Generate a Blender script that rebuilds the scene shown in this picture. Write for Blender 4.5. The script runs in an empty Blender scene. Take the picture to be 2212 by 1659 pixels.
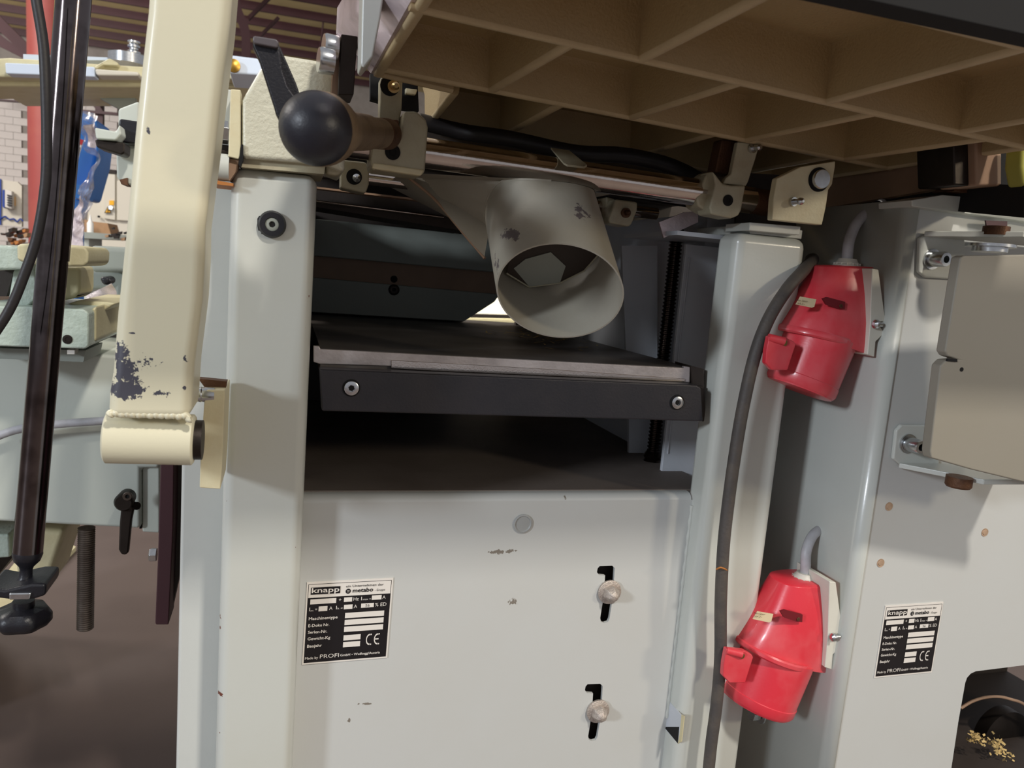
import bpy, bmesh, math, random
from mathutils import Vector, Matrix, geometry, noise
random.seed(7)
SC = bpy.context.scene
COL = SC.collection
# ------------------------------------------------------------------ camera (solved from the photograph's vanishing points)
FPX, YAW, PIT, ROL = 1651.0, .29403, .14154, -.08038
CAM = Vector((0, 0, .8))
cy_, sy_, cp_, sp_, cr_, sr_ = math.cos(YAW), math.sin(YAW), math.cos(PIT), math.sin(PIT), math.cos(ROL), math.sin(ROL)
FW = Vector((sy_*cp_, cy_*cp_, -sp_)); R0 = Vector((cy_, -sy_, 0)); D0 = FW.cross(R0)
RT = cr_*R0 + sr_*D0; DN = -sr_*R0 + cr_*D0
cam = bpy.data.cameras.new('camera'); co = bpy.data.objects.new('camera', cam); COL.objects.link(co)
m = Matrix.Identity(4)
for i in range(3):
    m[i][0] = RT[i]; m[i][1] = -DN[i]; m[i][2] = -FW[i]; m[i][3] = CAM[i]
co.matrix_world = m
cam.sensor_width = 36; cam.lens = FPX/2212*36; cam.clip_start = .02; cam.clip_end = 100
cam.dof.use_dof = True; cam.dof.focus_distance = .85; cam.dof.aperture_fstop = 13
SC.camera = co
# ------------------------------------------------------------------ world, lamps, exposure
w = bpy.data.worlds.new('hall'); SC.world = w; w.use_nodes = True
w.node_tree.nodes['Background'].inputs[0].default_value = (.92, .93, 1, 1)
w.node_tree.nodes['Background'].inputs[1].default_value = .40
def area(name, loc, target, size, power, col, sy=None):
    l = bpy.data.lights.new(name, 'AREA'); l.energy = power; l.color = col; l.size = size
    if sy: l.shape = 'RECTANGLE'; l.size_y = sy
    o = bpy.data.objects.new(name, l); COL.objects.link(o); o.location = loc
    o.rotation_euler = (Vector(target)-Vector(loc)).to_track_quat('-Z', 'Y').to_euler(); return o
area('skylight_warm', (1.15, -2.5, 4.2), (.3, .8, .5), .3, 165, (1, .93, .84))
area('low_fill_right', (3.4, -2.6, 2.0), (.6, .75, .8), .35, 45, (1, .87, .66))  # added fill light reaching the end block under the table edge
area('doorway_daylight', (-4.2, -2.0, 2.1), (.2, .9, .6), .5, 135, (.84, .91, 1), .55)
area('back_wall_fill', (-10, 13, 3.8), (-5.5, 25, 3.6), 4, 1100, (1, .97, .92), 2)  # added area light to brighten the block wall, no opening behind it
area('floor_fill', (-3.0, 4.6, 4.2), (-1.2, 3.6, 0), 1.2, 110, (1, .95, .9))  # added fill light for the floor beyond the machines
area('background_fill', (-6, 3.5, 5.0), (-2.4, 8.5, 1.5), 1.5, 420, (1, .93, .86))  # added fill light for the distant column and machines
SC.view_settings.view_transform = 'Standard'; SC.view_settings.look = 'None'
SC.view_settings.gamma = 1; SC.view_settings.use_curve_mapping = False; SC.view_settings.exposure = -0.08
# ------------------------------------------------------------------ helpers
def W(x, y, X=None, Y=None, Z=None):
    d = RT*((x-1106)/FPX) + DN*((y-829.5)/FPX) + FW
    if X is not None: t = (X-CAM.x)/d.x
    elif Y is not None: t = (Y-CAM.y)/d.y
    else: t = (Z-CAM.z)/d.z
    return CAM + d*t
def poly(pts, Y): return [W(px, py, Y=Y) for px, py in pts]
def srgb(r, g, b):
    f = lambda c: (c/255/12.92) if c/255 < .04045 else ((c/255+.055)/1.055)**2.4
    return (f(r), f(g), f(b), 1)
def mat(name, rgb, rough=.5, metal=0, bump=0, bscale=200, mottle=.0, mscale=12, mcol=None, coat=0, chips=None, chipcol=(72, 72, 82), trans=0, alpha=1, emit=0, fine=.0):
    m = bpy.data.materials.new(name); m.use_nodes = True
    nt = m.node_tree; N = nt.nodes; L = nt.links; b = N['Principled BSDF']
    c = srgb(*rgb); b.inputs['Base Color'].default_value = c
    b.inputs['Roughness'].default_value = rough; b.inputs['Metallic'].default_value = metal
    b.inputs['Coat Weight'].default_value = coat; b.inputs['Coat Roughness'].default_value = .15
    b.inputs['Transmission Weight'].default_value = trans; b.inputs['Alpha'].default_value = alpha
    if emit: b.inputs['Emission Color'].default_value = c; b.inputs['Emission Strength'].default_value = emit
    tc = N.new('ShaderNodeTexCoord'); src = None
    if mottle or chips:
        rgbn = N.new('ShaderNodeRGB'); rgbn.outputs[0].default_value = c; src = rgbn.outputs[0]
    def nz(scale, det=4, rg=.55):
        n = N.new('ShaderNodeTexNoise'); n.inputs['Scale'].default_value = scale; n.inputs['Detail'].default_value = det
        n.inputs['Roughness'].default_value = rg; L.new(tc.outputs['Object'], n.inputs['Vector']); return n.outputs['Fac']
    def mix(fac, a, colr):
        x = N.new('ShaderNodeMix'); x.data_type = 'RGBA'; L.new(fac, x.inputs['Factor']); L.new(a, x.inputs['A'])
        x.inputs['B'].default_value = colr; return x.outputs['Result']
    def rng(s, a, b_, lo, hi):
        r = N.new('ShaderNodeMapRange'); L.new(s, r.inputs[0])
        for i, v in enumerate((a, b_, lo, hi)): r.inputs[i+1].default_value = v
        return r.outputs[0]
    if mottle:
        src = mix(rng(nz(mscale), .42, .68, 0, mottle), src, srgb(*(mcol or tuple(int(v*.72) for v in rgb))))
    if fine: src = mix(rng(nz(900, 2), .3, .7, 0, fine), src, srgb(*(int(v*.6) for v in rgb)))
    if chips:
        tot = None
        for (p, rad, sc, th) in chips:   # soft ellipsoid times noise: bare patches of paint with their own shape
            vs = N.new('ShaderNodeVectorMath'); vs.operation = 'SUBTRACT'; L.new(tc.outputs['Object'], vs.inputs[0]); vs.inputs[1].default_value = p
            vd = N.new('ShaderNodeVectorMath'); vd.operation = 'DIVIDE'; L.new(vs.outputs[0], vd.inputs[0]); vd.inputs[1].default_value = rad
            ln = N.new('ShaderNodeVectorMath'); ln.operation = 'LENGTH'; L.new(vd.outputs[0], ln.inputs[0])
            fall = rng(ln.outputs['Value'], 0, 1, .28, -.28)
            ad = N.new('ShaderNodeMath'); ad.operation = 'ADD'; L.new(fall, ad.inputs[0]); L.new(nz(sc, 6, .65), ad.inputs[1])
            g = rng(ad.outputs[0], th, th+.02, 0, 1)
            if tot is None: tot = g
            else:
                mx = N.new('ShaderNodeMath'); mx.operation = 'MAXIMUM'; L.new(tot, mx.inputs[0]); L.new(g, mx.inputs[1]); tot = mx.outputs[0]
        src = mix(tot, src, srgb(*chipcol))
    if src is not None: L.new(src, b.inputs['Base Color'])
    if bump:
        bp = N.new('ShaderNodeBump'); bp.inputs['Strength'].default_value = bump; bp.inputs['Distance'].default_value = .002
        L.new(nz(bscale, 3), bp.inputs['Height']); L.new(bp.outputs[0], b.inputs['Normal'])
    return m
def finish(name, bm, mt, parent=None, bevel=0, seg=2, smooth=True, angle=35):
    bmesh.ops.remove_doubles(bm, verts=bm.verts, dist=1e-6)
    bmesh.ops.recalc_face_normals(bm, faces=bm.faces)
    me = bpy.data.meshes.new(name); bm.to_mesh(me); bm.free()
    if mt: me.materials.append(mt)
    o = bpy.data.objects.new(name, me); COL.objects.link(o)
    if parent:
        o.parent = parent
        o.matrix_parent_inverse = PM[parent.name].inverted()
    PM[o.name] = Matrix.Identity(4)
    if smooth: me.shade_smooth(); me.set_sharp_from_angle(angle=math.radians(angle))
    if bevel:
        b = o.modifiers.new('bevel', 'BEVEL'); b.width = bevel; b.segments = seg; b.limit_method = 'ANGLE'; b.angle_limit = math.radians(32); b.harden_normals = True
    return o
PM = {}
def tag(o, label, cat, group=None, kind=None):
    o['label'] = label; o['category'] = cat
    if group: o['group'] = group
    if kind: o['kind'] = kind
    return o
def thing(name, label, cat, loc, group=None):
    o = bpy.data.objects.new(name, None); COL.objects.link(o); o.location = loc; o.empty_display_size = .02
    PM[o.name] = Matrix.Translation(Vector(loc)); return tag(o, label, cat, group)
def box_bm(bm, x0, x1, y0, y1, z0, z1):
    vs = [bm.verts.new((x, y, z)) for x in (x0, x1) for y in (y0, y1) for z in (z0, z1)]
    for f in ((0,1,3,2),(4,6,7,5),(0,4,5,1),(2,3,7,6),(0,2,6,4),(1,5,7,3)): bm.faces.new([vs[i] for i in f])
def box(name, x0, x1, y0, y1, z0, z1, mt, parent=None, bevel=0, seg=2):
    bm = bmesh.new(); box_bm(bm, x0, x1, y0, y1, z0, z1); return finish(name, bm, mt, parent, bevel, seg)
def prism_bm(bm, pts, vec, holes=()):
    vec = Vector(vec); loops = [[Vector(p) for p in pts]] + [[Vector(p) for p in h] for h in holes]
    off = 0; A = []; B = []
    for lp in loops:
        A += [bm.verts.new(p) for p in lp]; B += [bm.verts.new(p+vec) for p in lp]
    if holes:
        for t in geometry.tessellate_polygon(loops):
            try: bm.faces.new([A[i] for i in t]); bm.faces.new([B[i] for i in t][::-1])
            except ValueError: pass
    else:
        bm.faces.new(A); bm.faces.new(B[::-1])
    for lp in loops:
        n = len(lp)
        for i in range(n):
            j = (i+1) % n; bm.faces.new((A[off+i], B[off+i], B[off+j], A[off+j]))
        off += n
def prism(name, pts, vec, mt, parent=None, bevel=0, holes=(), seg=2, smooth=True):
    bm = bmesh.new(); prism_bm(bm, pts, vec, holes); return finish(name, bm, mt, parent, bevel, seg, smooth)
def pix(name, pts, Y, depth, mt, parent=None, bevel=0, holes=(), seg=2):
    return prism(name, poly(pts, Y), (0, depth, 0), mt, parent, bevel, [poly(h, Y) for h in holes], seg)
def frame(d):
    d = Vector(d).normalized(); u = d.orthogonal().normalized(); return d, u, d.cross(u)
def lathe_bm(bm, p0, axis, prof, n=32, up=None, cap=True, rx=1, rot=0):
    d = Vector(axis).normalized()
    u = (Vector(up) - d*Vector(up).dot(d)).normalized() if up else d.orthogonal().normalized(); v = d.cross(u)
    p0 = Vector(p0); rings = []
    for t, r in prof:
        rings.append([bm.verts.new(p0+d*t+(u*math.cos(2*math.pi*k/n+rot)+v*rx*math.sin(2*math.pi*k/n+rot))*max(r, 1e-5)) for k in range(n)])
    for a, b in zip(rings, rings[1:]):
        for k in range(n): bm.faces.new((a[k], a[(k+1) % n], b[(k+1) % n], b[k]))
    if cap: bm.faces.new(rings[0][::-1]); bm.faces.new(rings[-1])
def lathe(name, p0, axis, prof, mt, parent=None, n=32, up=None, cap=True, bevel=0, rot=0, rx=1):
    bm = bmesh.new(); lathe_bm(bm, p0, axis, prof, n, up, cap, rx, rot); return finish(name, bm, mt, parent, bevel)
def cyl(name, p0, p1, r, mt, parent=None, r1=None, n=32, bevel=0):
    p0 = Vector(p0); p1 = Vector(p1); return lathe(name, p0, p1-p0, [(0, r), ((p1-p0).length, r if r1 is None else r1)], mt, parent, n, bevel=bevel)
def spline(pts, sub=8):
    pts = [Vector(p) for p in pts]; P = [pts[0]*2-pts[1]]+pts+[pts[-1]*2-pts[-2]]; out = []
    for i in range(1, len(P)-2):
        for k in range(sub):
            t = k/sub; a, b, c, d = P[i-1:i+3]
            out.append(.5*((2*b)+(c-a)*t+(2*a-5*b+4*c-d)*t*t+(3*b-a-3*c+d)*t**3))
    return out+[pts[-1]]
def tube_bm(bm, pts, r, n=14):
    d = (pts[1]-pts[0]).normalized(); u = d.orthogonal().normalized(); rings = []
    for i, p in enumerate(pts):
        t = (pts[min(i+1, len(pts)-1)]-pts[max(i-1, 0)]).normalized(); u = (u-t*u.dot(t)).normalized(); v = t.cross(u)
        rr = r(i/(len(pts)-1)) if callable(r) else r
        rings.append([bm.verts.new(p+(u*math.cos(2*math.pi*k/n)+v*math.sin(2*math.pi*k/n))*rr) for k in range(n)])
    for a, b in zip(rings, rings[1:]):
        for k in range(n): bm.faces.new((a[k], a[(k+1) % n], b[(k+1) % n], b[k]))
    bm.faces.new(rings[0][::-1]); bm.faces.new(rings[-1])
def tube(name, pts, r, mt, parent=None, sub=8, n=14):
    bm = bmesh.new(); tube_bm(bm, spline(pts, sub), r, n); return finish(name, bm, mt, parent, angle=60)
def cap_screw(name, p, axis, r, h, mt, parent, dark=None, washer=0, wm=None):
    """socket head screw with a hexagon recess; axis points out of the surface"""
    d = Vector(axis).normalized(); p = Vector(p); ri = r*.48
    o = lathe(name, p, d, [(0, r*.98), (h*.85, r), (h, r*.88), (h, ri), (h*.45, ri*.95), (h*.45, 1e-5)], mt, parent, 24)
    if h > .0014: lathe('hex_socket', p+d*(h*.45+.0002), d, [(0, ri*.9), (.0002, ri*.9)], M['hole'], o, 6)
    if washer: lathe('washer', p-d*.0005, d, [(0, washer), (.0014, washer), (.0018, washer*.94), (.0018, r*.9)], wm or mt, parent, 28)
    return o
def hex_bolt(name, p, axis, r, h, mt, parent, dome=0):
    bm = bmesh.new(); pr = [(0, r), (h*.85, r), (h, r*.87)]
    if dome: pr = [(0, r), (h, r), (h+dome*.45, r*.82), (h+dome*.8, r*.5), (h+dome, r*.08)]
    lathe_bm(bm, p, axis, pr, 6 if not dome else 12)
    return finish(name, bm, mt, parent, bevel=.0006)
# ------------------------------------------------------------------ materials
chips_arm = [((W(268, 800, Y=.62)), (.016, .05, .028), 190, .52), (W(272, 840, Y=.62), (.024, .05, .015), 190, .50), (W(260, 755, Y=.62), (.009, .05, .014), 230, .56), (W(345, 850, Y=.62), (.02, .05, .006), 260, .64), (W(320, 780, Y=.62), (.03, .05, .03), 200, .74), (W(318, 282, Y=.62), (.008, .05, .008), 200, .71), (W(400, 775, Y=.62), (.004, .05, .008), 300, .62), (W(398, 840, Y=.62), (.003, .05, .006), 300, .60), (W(285, 720, Y=.62), (.008, .05, .002), 200, .62)]
M = {}
PAINT = (198, 201, 194)
M['paint'] = mat('light_grey_paint', PAINT, .34, bump=.04, bscale=350, coat=.25, mottle=.10, mscale=9, mcol=(182, 178, 158))
M['paint_panel'] = mat('front_panel_paint', (195, 197, 194), .36, bump=.03, bscale=300, coat=.2, mottle=.10, mscale=9, mcol=(184, 180, 166),
    chips=[(W(1085, 1192, Y=.8), (.035, .02, .007), 130, .60), (W(1108, 1300, Y=.8), (.018, .02, .014), 160, .64), (W(790, 1520, Y=.8), (.022, .02, .005), 110, .62), (W(754, 1558, Y=.8), (.003, .02, .006), 300, .50), (W(1222, 1075, Y=.8), (.003, .02, .004), 300, .5)], chipcol=(125, 118, 108))
M['paint_col'] = mat('column_paint', PAINT, .30, bump=.04, bscale=260, coat=.4, mottle=.12, mscale=10, mcol=(182, 178, 158),
    chips=[(W(474, 1338, Y=.77), (.003, .02, .004), 300, .46), (W(473, 1363, Y=.77), (.003, .02, .004), 300, .46), (W(475, 1503, Y=.77), (.004, .02, .004), 300, .44), (W(668, 640, Y=.77), (.002, .02, .004), 300, .56), (W(474, 1586, Y=.77), (.001, .02, .002), 300, .56)], chipcol=(110, 62, 48))
M['cream'] = mat('cream_paint', (216, 211, 184), .42, bump=.05, bscale=220, coat=.15, mottle=.15, mscale=8, mcol=(218, 210, 178), chips=chips_arm)
M['rustedge'] = mat('cream_paint_rust', (210, 198, 156), .45, bump=.1, bscale=160, mottle=.2, mscale=30, mcol=(160, 120, 70))
M['cast'] = mat('cast_paint', (208, 206, 186), .42, bump=.5, bscale=260, coat=.15, mottle=.12, mscale=25)
M['cast_tan'] = mat('cast_table_paint', (170, 148, 106), .5, bump=.35, bscale=420, coat=.12, mottle=.25, mscale=10, mcol=(148, 120, 78),
    chips=[(W(1268, 122, Z=.99), (.022, .03, .03), 150, .60)], chipcol=(98, 82, 54))
M['worn'] = mat('rib_edge_highlight', (192, 172, 134), .55, bump=.2, bscale=300, mottle=.3, mscale=30, mcol=(160, 140, 104))  # lighter tan standing in for the highlight on the lower rib edges
M['putty'] = mat('brown_putty', (176, 148, 122), .6, mottle=.4, mscale=200)
M['edge_steel'] = mat('worn_bed_edge', (196, 188, 186), .34, metal=.45, bump=.15, bscale=260, mottle=.5, mscale=30, mcol=(140, 132, 130))
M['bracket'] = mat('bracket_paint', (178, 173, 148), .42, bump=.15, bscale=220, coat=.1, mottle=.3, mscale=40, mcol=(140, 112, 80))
M['bracket_warm'] = mat('warm_lit_bracket_paint', (218, 210, 176), .42, bump=.12, bscale=260, mottle=.25, mscale=35, mcol=(196, 168, 116))  # bracket paint made lighter and yellower to look warmly lit
M['rust'] = mat('rusty_steel', (104, 72, 50), .6, metal=.5, bump=.3, bscale=400, mottle=.6, mscale=60, mcol=(60, 38, 28))
M['steel'] = mat('bright_steel', (208, 198, 190), .13, metal=1, bump=.03, bscale=500, mottle=.2, mscale=40, mcol=(140, 120, 105))
M['zinc'] = mat('zinc', (205, 208, 210), .25, metal=1, mottle=.25, mscale=200, mcol=(150, 150, 150))
M['zincdull'] = mat('dull_zinc', (196, 186, 176), .5, metal=.6, bump=.5, bscale=600, mottle=.4, mscale=300, mcol=(140, 122, 118))
M['machined'] = mat('machined_iron', (226, 210, 214), .34, metal=.5, bump=.12, bscale=300, mottle=.4, mscale=40, mcol=(140, 124, 120))
M['darksteel'] = mat('dark_steel', (58, 52, 48), .45, metal=.8, bump=.1, mottle=.4, mscale=30, mcol=(34, 28, 24))
M['black'] = mat('black_paint', (38, 38, 44), .42, bump=.1, bscale=400, mottle=.4, mscale=25, mcol=(54, 50, 52), chips=[(W(1110, 882, Y=.79), (.06, .02, .002), 500, .6)], chipcol=(120, 115, 115))
M['plastic'] = mat('black_plastic', (24, 24, 30), .38, bump=.15, bscale=500)
M['hole'] = mat('hole_dark', (14, 13, 13), .9)
M['bedtop'] = mat('bed_table_dark', (104, 98, 94), .45, metal=.2, bump=.05, mottle=.5, mscale=14, mcol=(74, 68, 64))
M['shelf'] = mat('dusty_shelf', (112, 102, 95), .7, bump=.1, mottle=.5, mscale=9, mcol=(88, 76, 68))
M['bluegrey'] = mat('inner_grey_paint', (196, 200, 206), .45, bump=.06, mottle=.2, mscale=8, coat=.1)
M['sidef'] = mat('side_frame_paint', (206, 208, 202), .4, bump=.05, mottle=.1, mscale=8, coat=.2)
M['greengrey'] = mat('green_grey_casting', (150, 156, 148), .5, bump=.1, mottle=.2, mscale=6)
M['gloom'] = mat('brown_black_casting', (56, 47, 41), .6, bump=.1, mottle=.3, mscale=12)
M['hood'] = mat('hood_paint', (162, 157, 144), .55, bump=.08, bscale=260, coat=.05, mottle=.2, mscale=18, mcol=(136, 128, 104),
    chips=[(W(1222, 470, Y=.74), (.02, .09, .026), 120, .49), (W(1200, 512, Y=.70), (.04, .03, .007), 160, .47), (W(1100, 507, Y=.72), (.009, .08, .010), 200, .48), (W(1062, 565, Y=.73), (.006, .06, .022), 200, .48)], chipcol=(96, 88, 88))
M['hoodin'] = mat('hood_inside', (166, 164, 142), .5, bump=.05, mottle=.15, mscale=12)
M['dullyellow'] = mat('dull_yellow', (160, 158, 70), .5)
M['red'] = mat('red_plastic', (216, 50, 64), .34, bump=.05, bscale=300, mottle=.6, mscale=16, mcol=(222, 108, 112), coat=.3)
M['white'] = mat('white_plastic', (214, 212, 200), .45, mottle=.2, mscale=40, mcol=(190, 184, 168))
M['greycable'] = mat('grey_cable', (186, 186, 190), .45, mottle=.3, mscale=60, mcol=(120, 116, 110))
M['rubber'] = mat('rubber_cable', (74, 69, 66), .6, bump=.2, bscale=300, mottle=.5, mscale=30, mcol=(104, 94, 82))
M['hose'] = mat('black_hose', (30, 26, 27), .5, bump=.1)
M['mint'] = mat('mint_hammer_paint', (188, 202, 190), .4, bump=.6, bscale=170, coat=.2, mottle=.3, mscale=40, mcol=(140, 156, 142))
M['mintflat'] = mat('mint_sheet_paint', (200, 206, 196), .5, bump=.05, mottle=.25, mscale=4, mcol=(180, 186, 176))
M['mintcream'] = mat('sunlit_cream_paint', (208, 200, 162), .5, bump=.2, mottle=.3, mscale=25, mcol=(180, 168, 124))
M['rod'] = mat('dark_chrome_rod', (104, 96, 96), .13, metal=1, mottle=.5, mscale=30, mcol=(38, 30, 27))
M['thread'] = mat('thread_steel', (96, 86, 78), .5, metal=.7, mottle=.5, mscale=60, mcol=(62, 50, 42))
M['maroon'] = mat('maroon_steel', (66, 34, 40), .55, mottle=.3, mscale=6, mcol=(50, 25, 30))
M['redcol'] = mat('red_column_paint', (158, 74, 70), .5, mottle=.3, mscale=4, mcol=(176, 104, 84))
M['block'] = mat('concrete_block', (206, 198, 194), .8, bump=.3, bscale=60, mottle=.3, mscale=3, mcol=(186, 176, 172))
M['mortar'] = mat('mortar', (146, 138, 132), .9, mottle=.3, mscale=5)
M['deck'] = mat('roof_panel', (196, 176, 128), .8, mottle=.3, mscale=1.2, mcol=(150, 130, 92))
M['floor'] = mat('concrete_floor', (106, 92, 86), .55, bump=.1, bscale=30, mottle=.6, mscale=2.3, mcol=(82, 69, 64), fine=.15)
M['blue'] = mat('blue_paint', (36, 116, 196), .35, coat=.3, mottle=.2, mscale=5)
M['wrap'] = mat('plastic_wrap', (225, 225, 235), .12, bump=1, bscale=38, trans=.85, alpha=.42)
M['foil'] = mat('crumpled_film', (216, 206, 212), .25, bump=1, bscale=120, mottle=.4, mscale=60, mcol=(150, 140, 150))
M['offwhite'] = mat('off_white_cabinet', (212, 206, 190), .5, mottle=.1, mscale=1)
M['paleblue'] = mat('pale_blue_strip', (208, 220, 236), .35)
M['card'] = mat('cardboard', (168, 132, 98), .8, mottle=.2, mscale=10)
M['yellow'] = mat('yellow_print', (238, 176, 20), .5)
M['bluep'] = mat('blue_print', (34, 66, 150), .5)
M['redp'] = mat('red_print', (205, 40, 44), .5)
M['whitep'] = mat('white_print', (225, 220, 212), .5)
M['blackp'] = mat('black_print', (20, 17, 20), .45)
M['labelc'] = mat('cream_label', (224, 206, 168), .6)
M['tan'] = mat('tan_steel_skirt', (160, 130, 106), .55, mottle=.3, mscale=12, bump=.1)
M['chipwood'] = mat('wood_shavings', (196, 168, 110), .8)
M['orange'] = mat('orange_rust', (176, 112, 52), .6)
M['plug'] = mat('grey_plug', (160, 162, 160), .4)
M['lens'] = mat('bottle_plastic', (235, 232, 225), .3)
# ------------------------------------------------------------------ the setting
def structure(o): o['kind'] = 'structure'; return o
structure(box('floor', -14, 9, -4, 25.4, -.2, 0, M['floor']))
ceil = structure(box('ceiling', -14, 9, 6, 25.4, 6.25, 6.4, M['deck']))
wall = structure(box('wall_back', -14, 9, 25.06, 25.3, 0, 6.4, M['mortar']))
bm = bmesh.new(); box_bm(bm, -.196, .196, 0, .08, .004, .196); bk = finish('block', bm, M['block'], wall, smooth=False)
first = True; cnt = 0
for row in range(31):
    z = row*.2
    for c_ in range(30):
        x = -8.2+c_*.4+(.2 if row % 2 else 0)
        q = Vector((x, 25, z+.1))-CAM; pxx = q.dot(RT)/q.dot(FW)*FPX+1106; pyy = q.dot(DN)/q.dot(FW)*FPX+829.5
        vis = (-20 < pxx < 62 and 175 < pyy < 420) or (160 < pxx < 265 and 195 < pyy < 390) or (-20 < pxx < 62 and 480 < pyy < 530)
        if not vis: continue
        o = bk if first else bk.copy()
        if not first: COL.objects.link(o); o.parent = wall
        o.matrix_parent_inverse = Matrix.Identity(4); o.location = (x, 24.985+random.uniform(0, .008), z); first = False; cnt += 1
bm = bmesh.new()
for y_ in (0, .1): pass
prism_bm(bm, [(0, 0, 0), (0, .07, 0), (0, .07, .02), (0, .02, .02), (0, .02, .155), (0, .07, .155), (0, .07, .175), (0, 0, .175)], (14, 0, 0))
pu = finish('purlin', bm, M['maroon'], ceil, smooth=False)
for k in range(13):
    o = pu if k == 0 else pu.copy()
    if k: COL.objects.link(o); o.parent = ceil
    o.matrix_parent_inverse = Matrix.Identity(4); o.location = (-11, 10.6+k*1.16, 6.075)
for p in ((W(497, 30, Y=18), W(545, 118, Y=18)),):
    pass
tr = thing('roof_truss', 'dark maroon steel roof truss with a bent knee and diagonal braces', 'truss', W(530, 100, Y=17))
tube('chord', [W(505, -30, Y=17), W(512, 20, Y=17), W(528, 60, Y=17), W(532, 100, Y=17), W(530, 160, Y=17)], .12, M['maroon'], tr, n=4)
tube('brace', [W(535, 42, Y=17.3), W(585, -8, Y=17.3)], .05, M['maroon'], tr, n=4, sub=2)
tube('brace', [W(560, 80, Y=17.3), W(602, 38, Y=17.3)], .04, M['maroon'], tr, n=4, sub=2)
tag(tube('hanging_rod', [W(702, -10, Y=19), W(697, 60, Y=19), W(690, 120, Y=19)], .02, M['maroon'], sub=3, n=6), 'thin rod hanging in front of the roof purlins beside the chrome screws', 'rod')
tr = thing('lattice_girder', 'dark brown roof girder at the top corner left of the red column', 'girder', W(20, 110, Y=15))
pix('chord', [(-20, 15), (60, 95), (60, 125), (-20, 50)], 15, .15, M['maroon'], tr)
pix('brace', [(-20, 60), (60, 118), (60, 130), (-20, 90)], 15.2, .1, M['maroon'], tr)
pix('lower_beam', [(-20, 212), (60, 218), (60, 222), (-20, 216)], 24, .15, M['maroon'], tr)
# red column of the hall
t = thing('steel_column', 'round red painted steel building column behind the black rod', 'column', W(95, 1000, Y=8))
c0 = W(95, 300, Y=8); cyl('shaft', (c0.x+.03, 8, 0), (c0.x+.03, 8, 6.2), .155, M['redcol'], t, n=40)
pix('conduit_box', [(118, 78), (134, 76), (136, 98), (120, 101)], 7.7, .08, M['greycable'], t, bevel=.01)
t = thing('brown_post', 'dark red brown braced post standing against the block wall behind the blue machine', 'post', W(212, 300, Y=22))
pix('post', [(205, 170), (222, 170), (222, 640), (207, 640)], 22, .2, M['maroon'], t)
pix('brace', [(178, 202), (205, 212), (222, 240), (213, 243)], 21.8, .2, M['maroon'], t)
pix('rail', [(172, 236), (254, 243), (254, 249), (172, 242)], 21.7, .1, M['maroon'], t)
# ------------------------------------------------------------------ hall background machines
t = thing('display_board', 'white and blue display board with a small white control box left of the red column', 'board', W(25, 470, Y=9))
pix('panel', [(-20, 384), (38, 393), (47, 402), (47, 490), (-20, 482)], 9, .05, M['offwhite'], t)
pix('blue_edge', [(-4, 385), (2, 387), (2, 486), (-4, 486)], 8.98, .05, M['bluep'], t)
c = pix('control_box', [(10, 408), (26, 413), (26, 452), (10, 448)], 8.9, .08, M['whitep'], t, bevel=.01)
pix('side', [(5, 410), (10, 410), (10, 450), (5, 446)], 8.91, .08, M['bluep'], c)
for k in range(5): pix('key', [(15, 420+k*5.2), (25, 422+k*5.2), (25, 425+k*5.2), (15, 423+k*5.2)], 8.88, .02, M['blackp'], c)
pix('yellow_mark', [(27, 424), (31, 425), (31, 444), (27, 443)], 8.97, .03, M['yellow'], t)
tube('blue_line', [W(-5, 476, Y=8.98), W(6, 470, Y=8.98), W(12, 468, Y=8.98), (W(20, 474, Y=8.98)), W(30, 473, Y=8.98), W(37, 479, Y=8.98), W(44, 473, Y=8.98), W(50, 478, Y=8.98)], .008, M['bluep'], t, n=6)
t = thing('parts_heap', 'heap of orange and dark machine parts below the white display board', 'parts', W(25, 515, Y=7))
for k in range(16):
    x = random.uniform(-5, 50); y = random.uniform(492, 522); s = random.uniform(6, 13)
    pix('scrap_part', [(x, y), (x+s, y+random.uniform(-4, 3)), (x+s*.9, y+s*.5), (x+s*.3, y+s*.8)], 7+random.uniform(0, .4), .1, random.choice([M['rust'], M['darksteel'], M['card'], M['orange'], M['darksteel']]), t)
# machine table in the middle distance
t = thing('machine_table', 'long cream machine table with pale blue strips crossing behind the black rod', 'table', W(150, 160, Y=2.6))
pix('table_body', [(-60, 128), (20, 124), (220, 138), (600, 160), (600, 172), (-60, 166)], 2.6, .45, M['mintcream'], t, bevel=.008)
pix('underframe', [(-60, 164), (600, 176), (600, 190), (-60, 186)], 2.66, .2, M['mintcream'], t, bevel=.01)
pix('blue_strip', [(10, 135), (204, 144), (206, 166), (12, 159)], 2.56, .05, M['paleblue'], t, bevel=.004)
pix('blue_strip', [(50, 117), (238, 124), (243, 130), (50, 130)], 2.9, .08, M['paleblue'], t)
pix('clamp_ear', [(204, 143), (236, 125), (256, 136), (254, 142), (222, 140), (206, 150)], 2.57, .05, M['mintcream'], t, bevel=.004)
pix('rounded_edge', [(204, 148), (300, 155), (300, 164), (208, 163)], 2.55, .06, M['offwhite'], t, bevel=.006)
lathe('round_collar', W(276, 140, Y=2.9), (0, 0, 1), [(0, .06), (.03, .06), (.035, .045)], M['zinc'], t)
t = thing('stacked_nozzle', 'small clear ribbed bottle standing on the cream machine table', 'bottle', W(289, 128, Y=3))
lathe('body', W(289, 132, Y=3), (0, 0, 1), [(0, .022), (.03, .022), (.036, .014), (.042, .014), (.044, .02), (.05, .02), (.052, .014), (.058, .02), (.064, .02), (.066, .014)], M['zinc'], t, 20)
t = thing('control_housing', 'pale blue white housing with a brass fitting above the cream plate behind the crank handle', 'housing', W(530, 145, Y=2.4))
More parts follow.
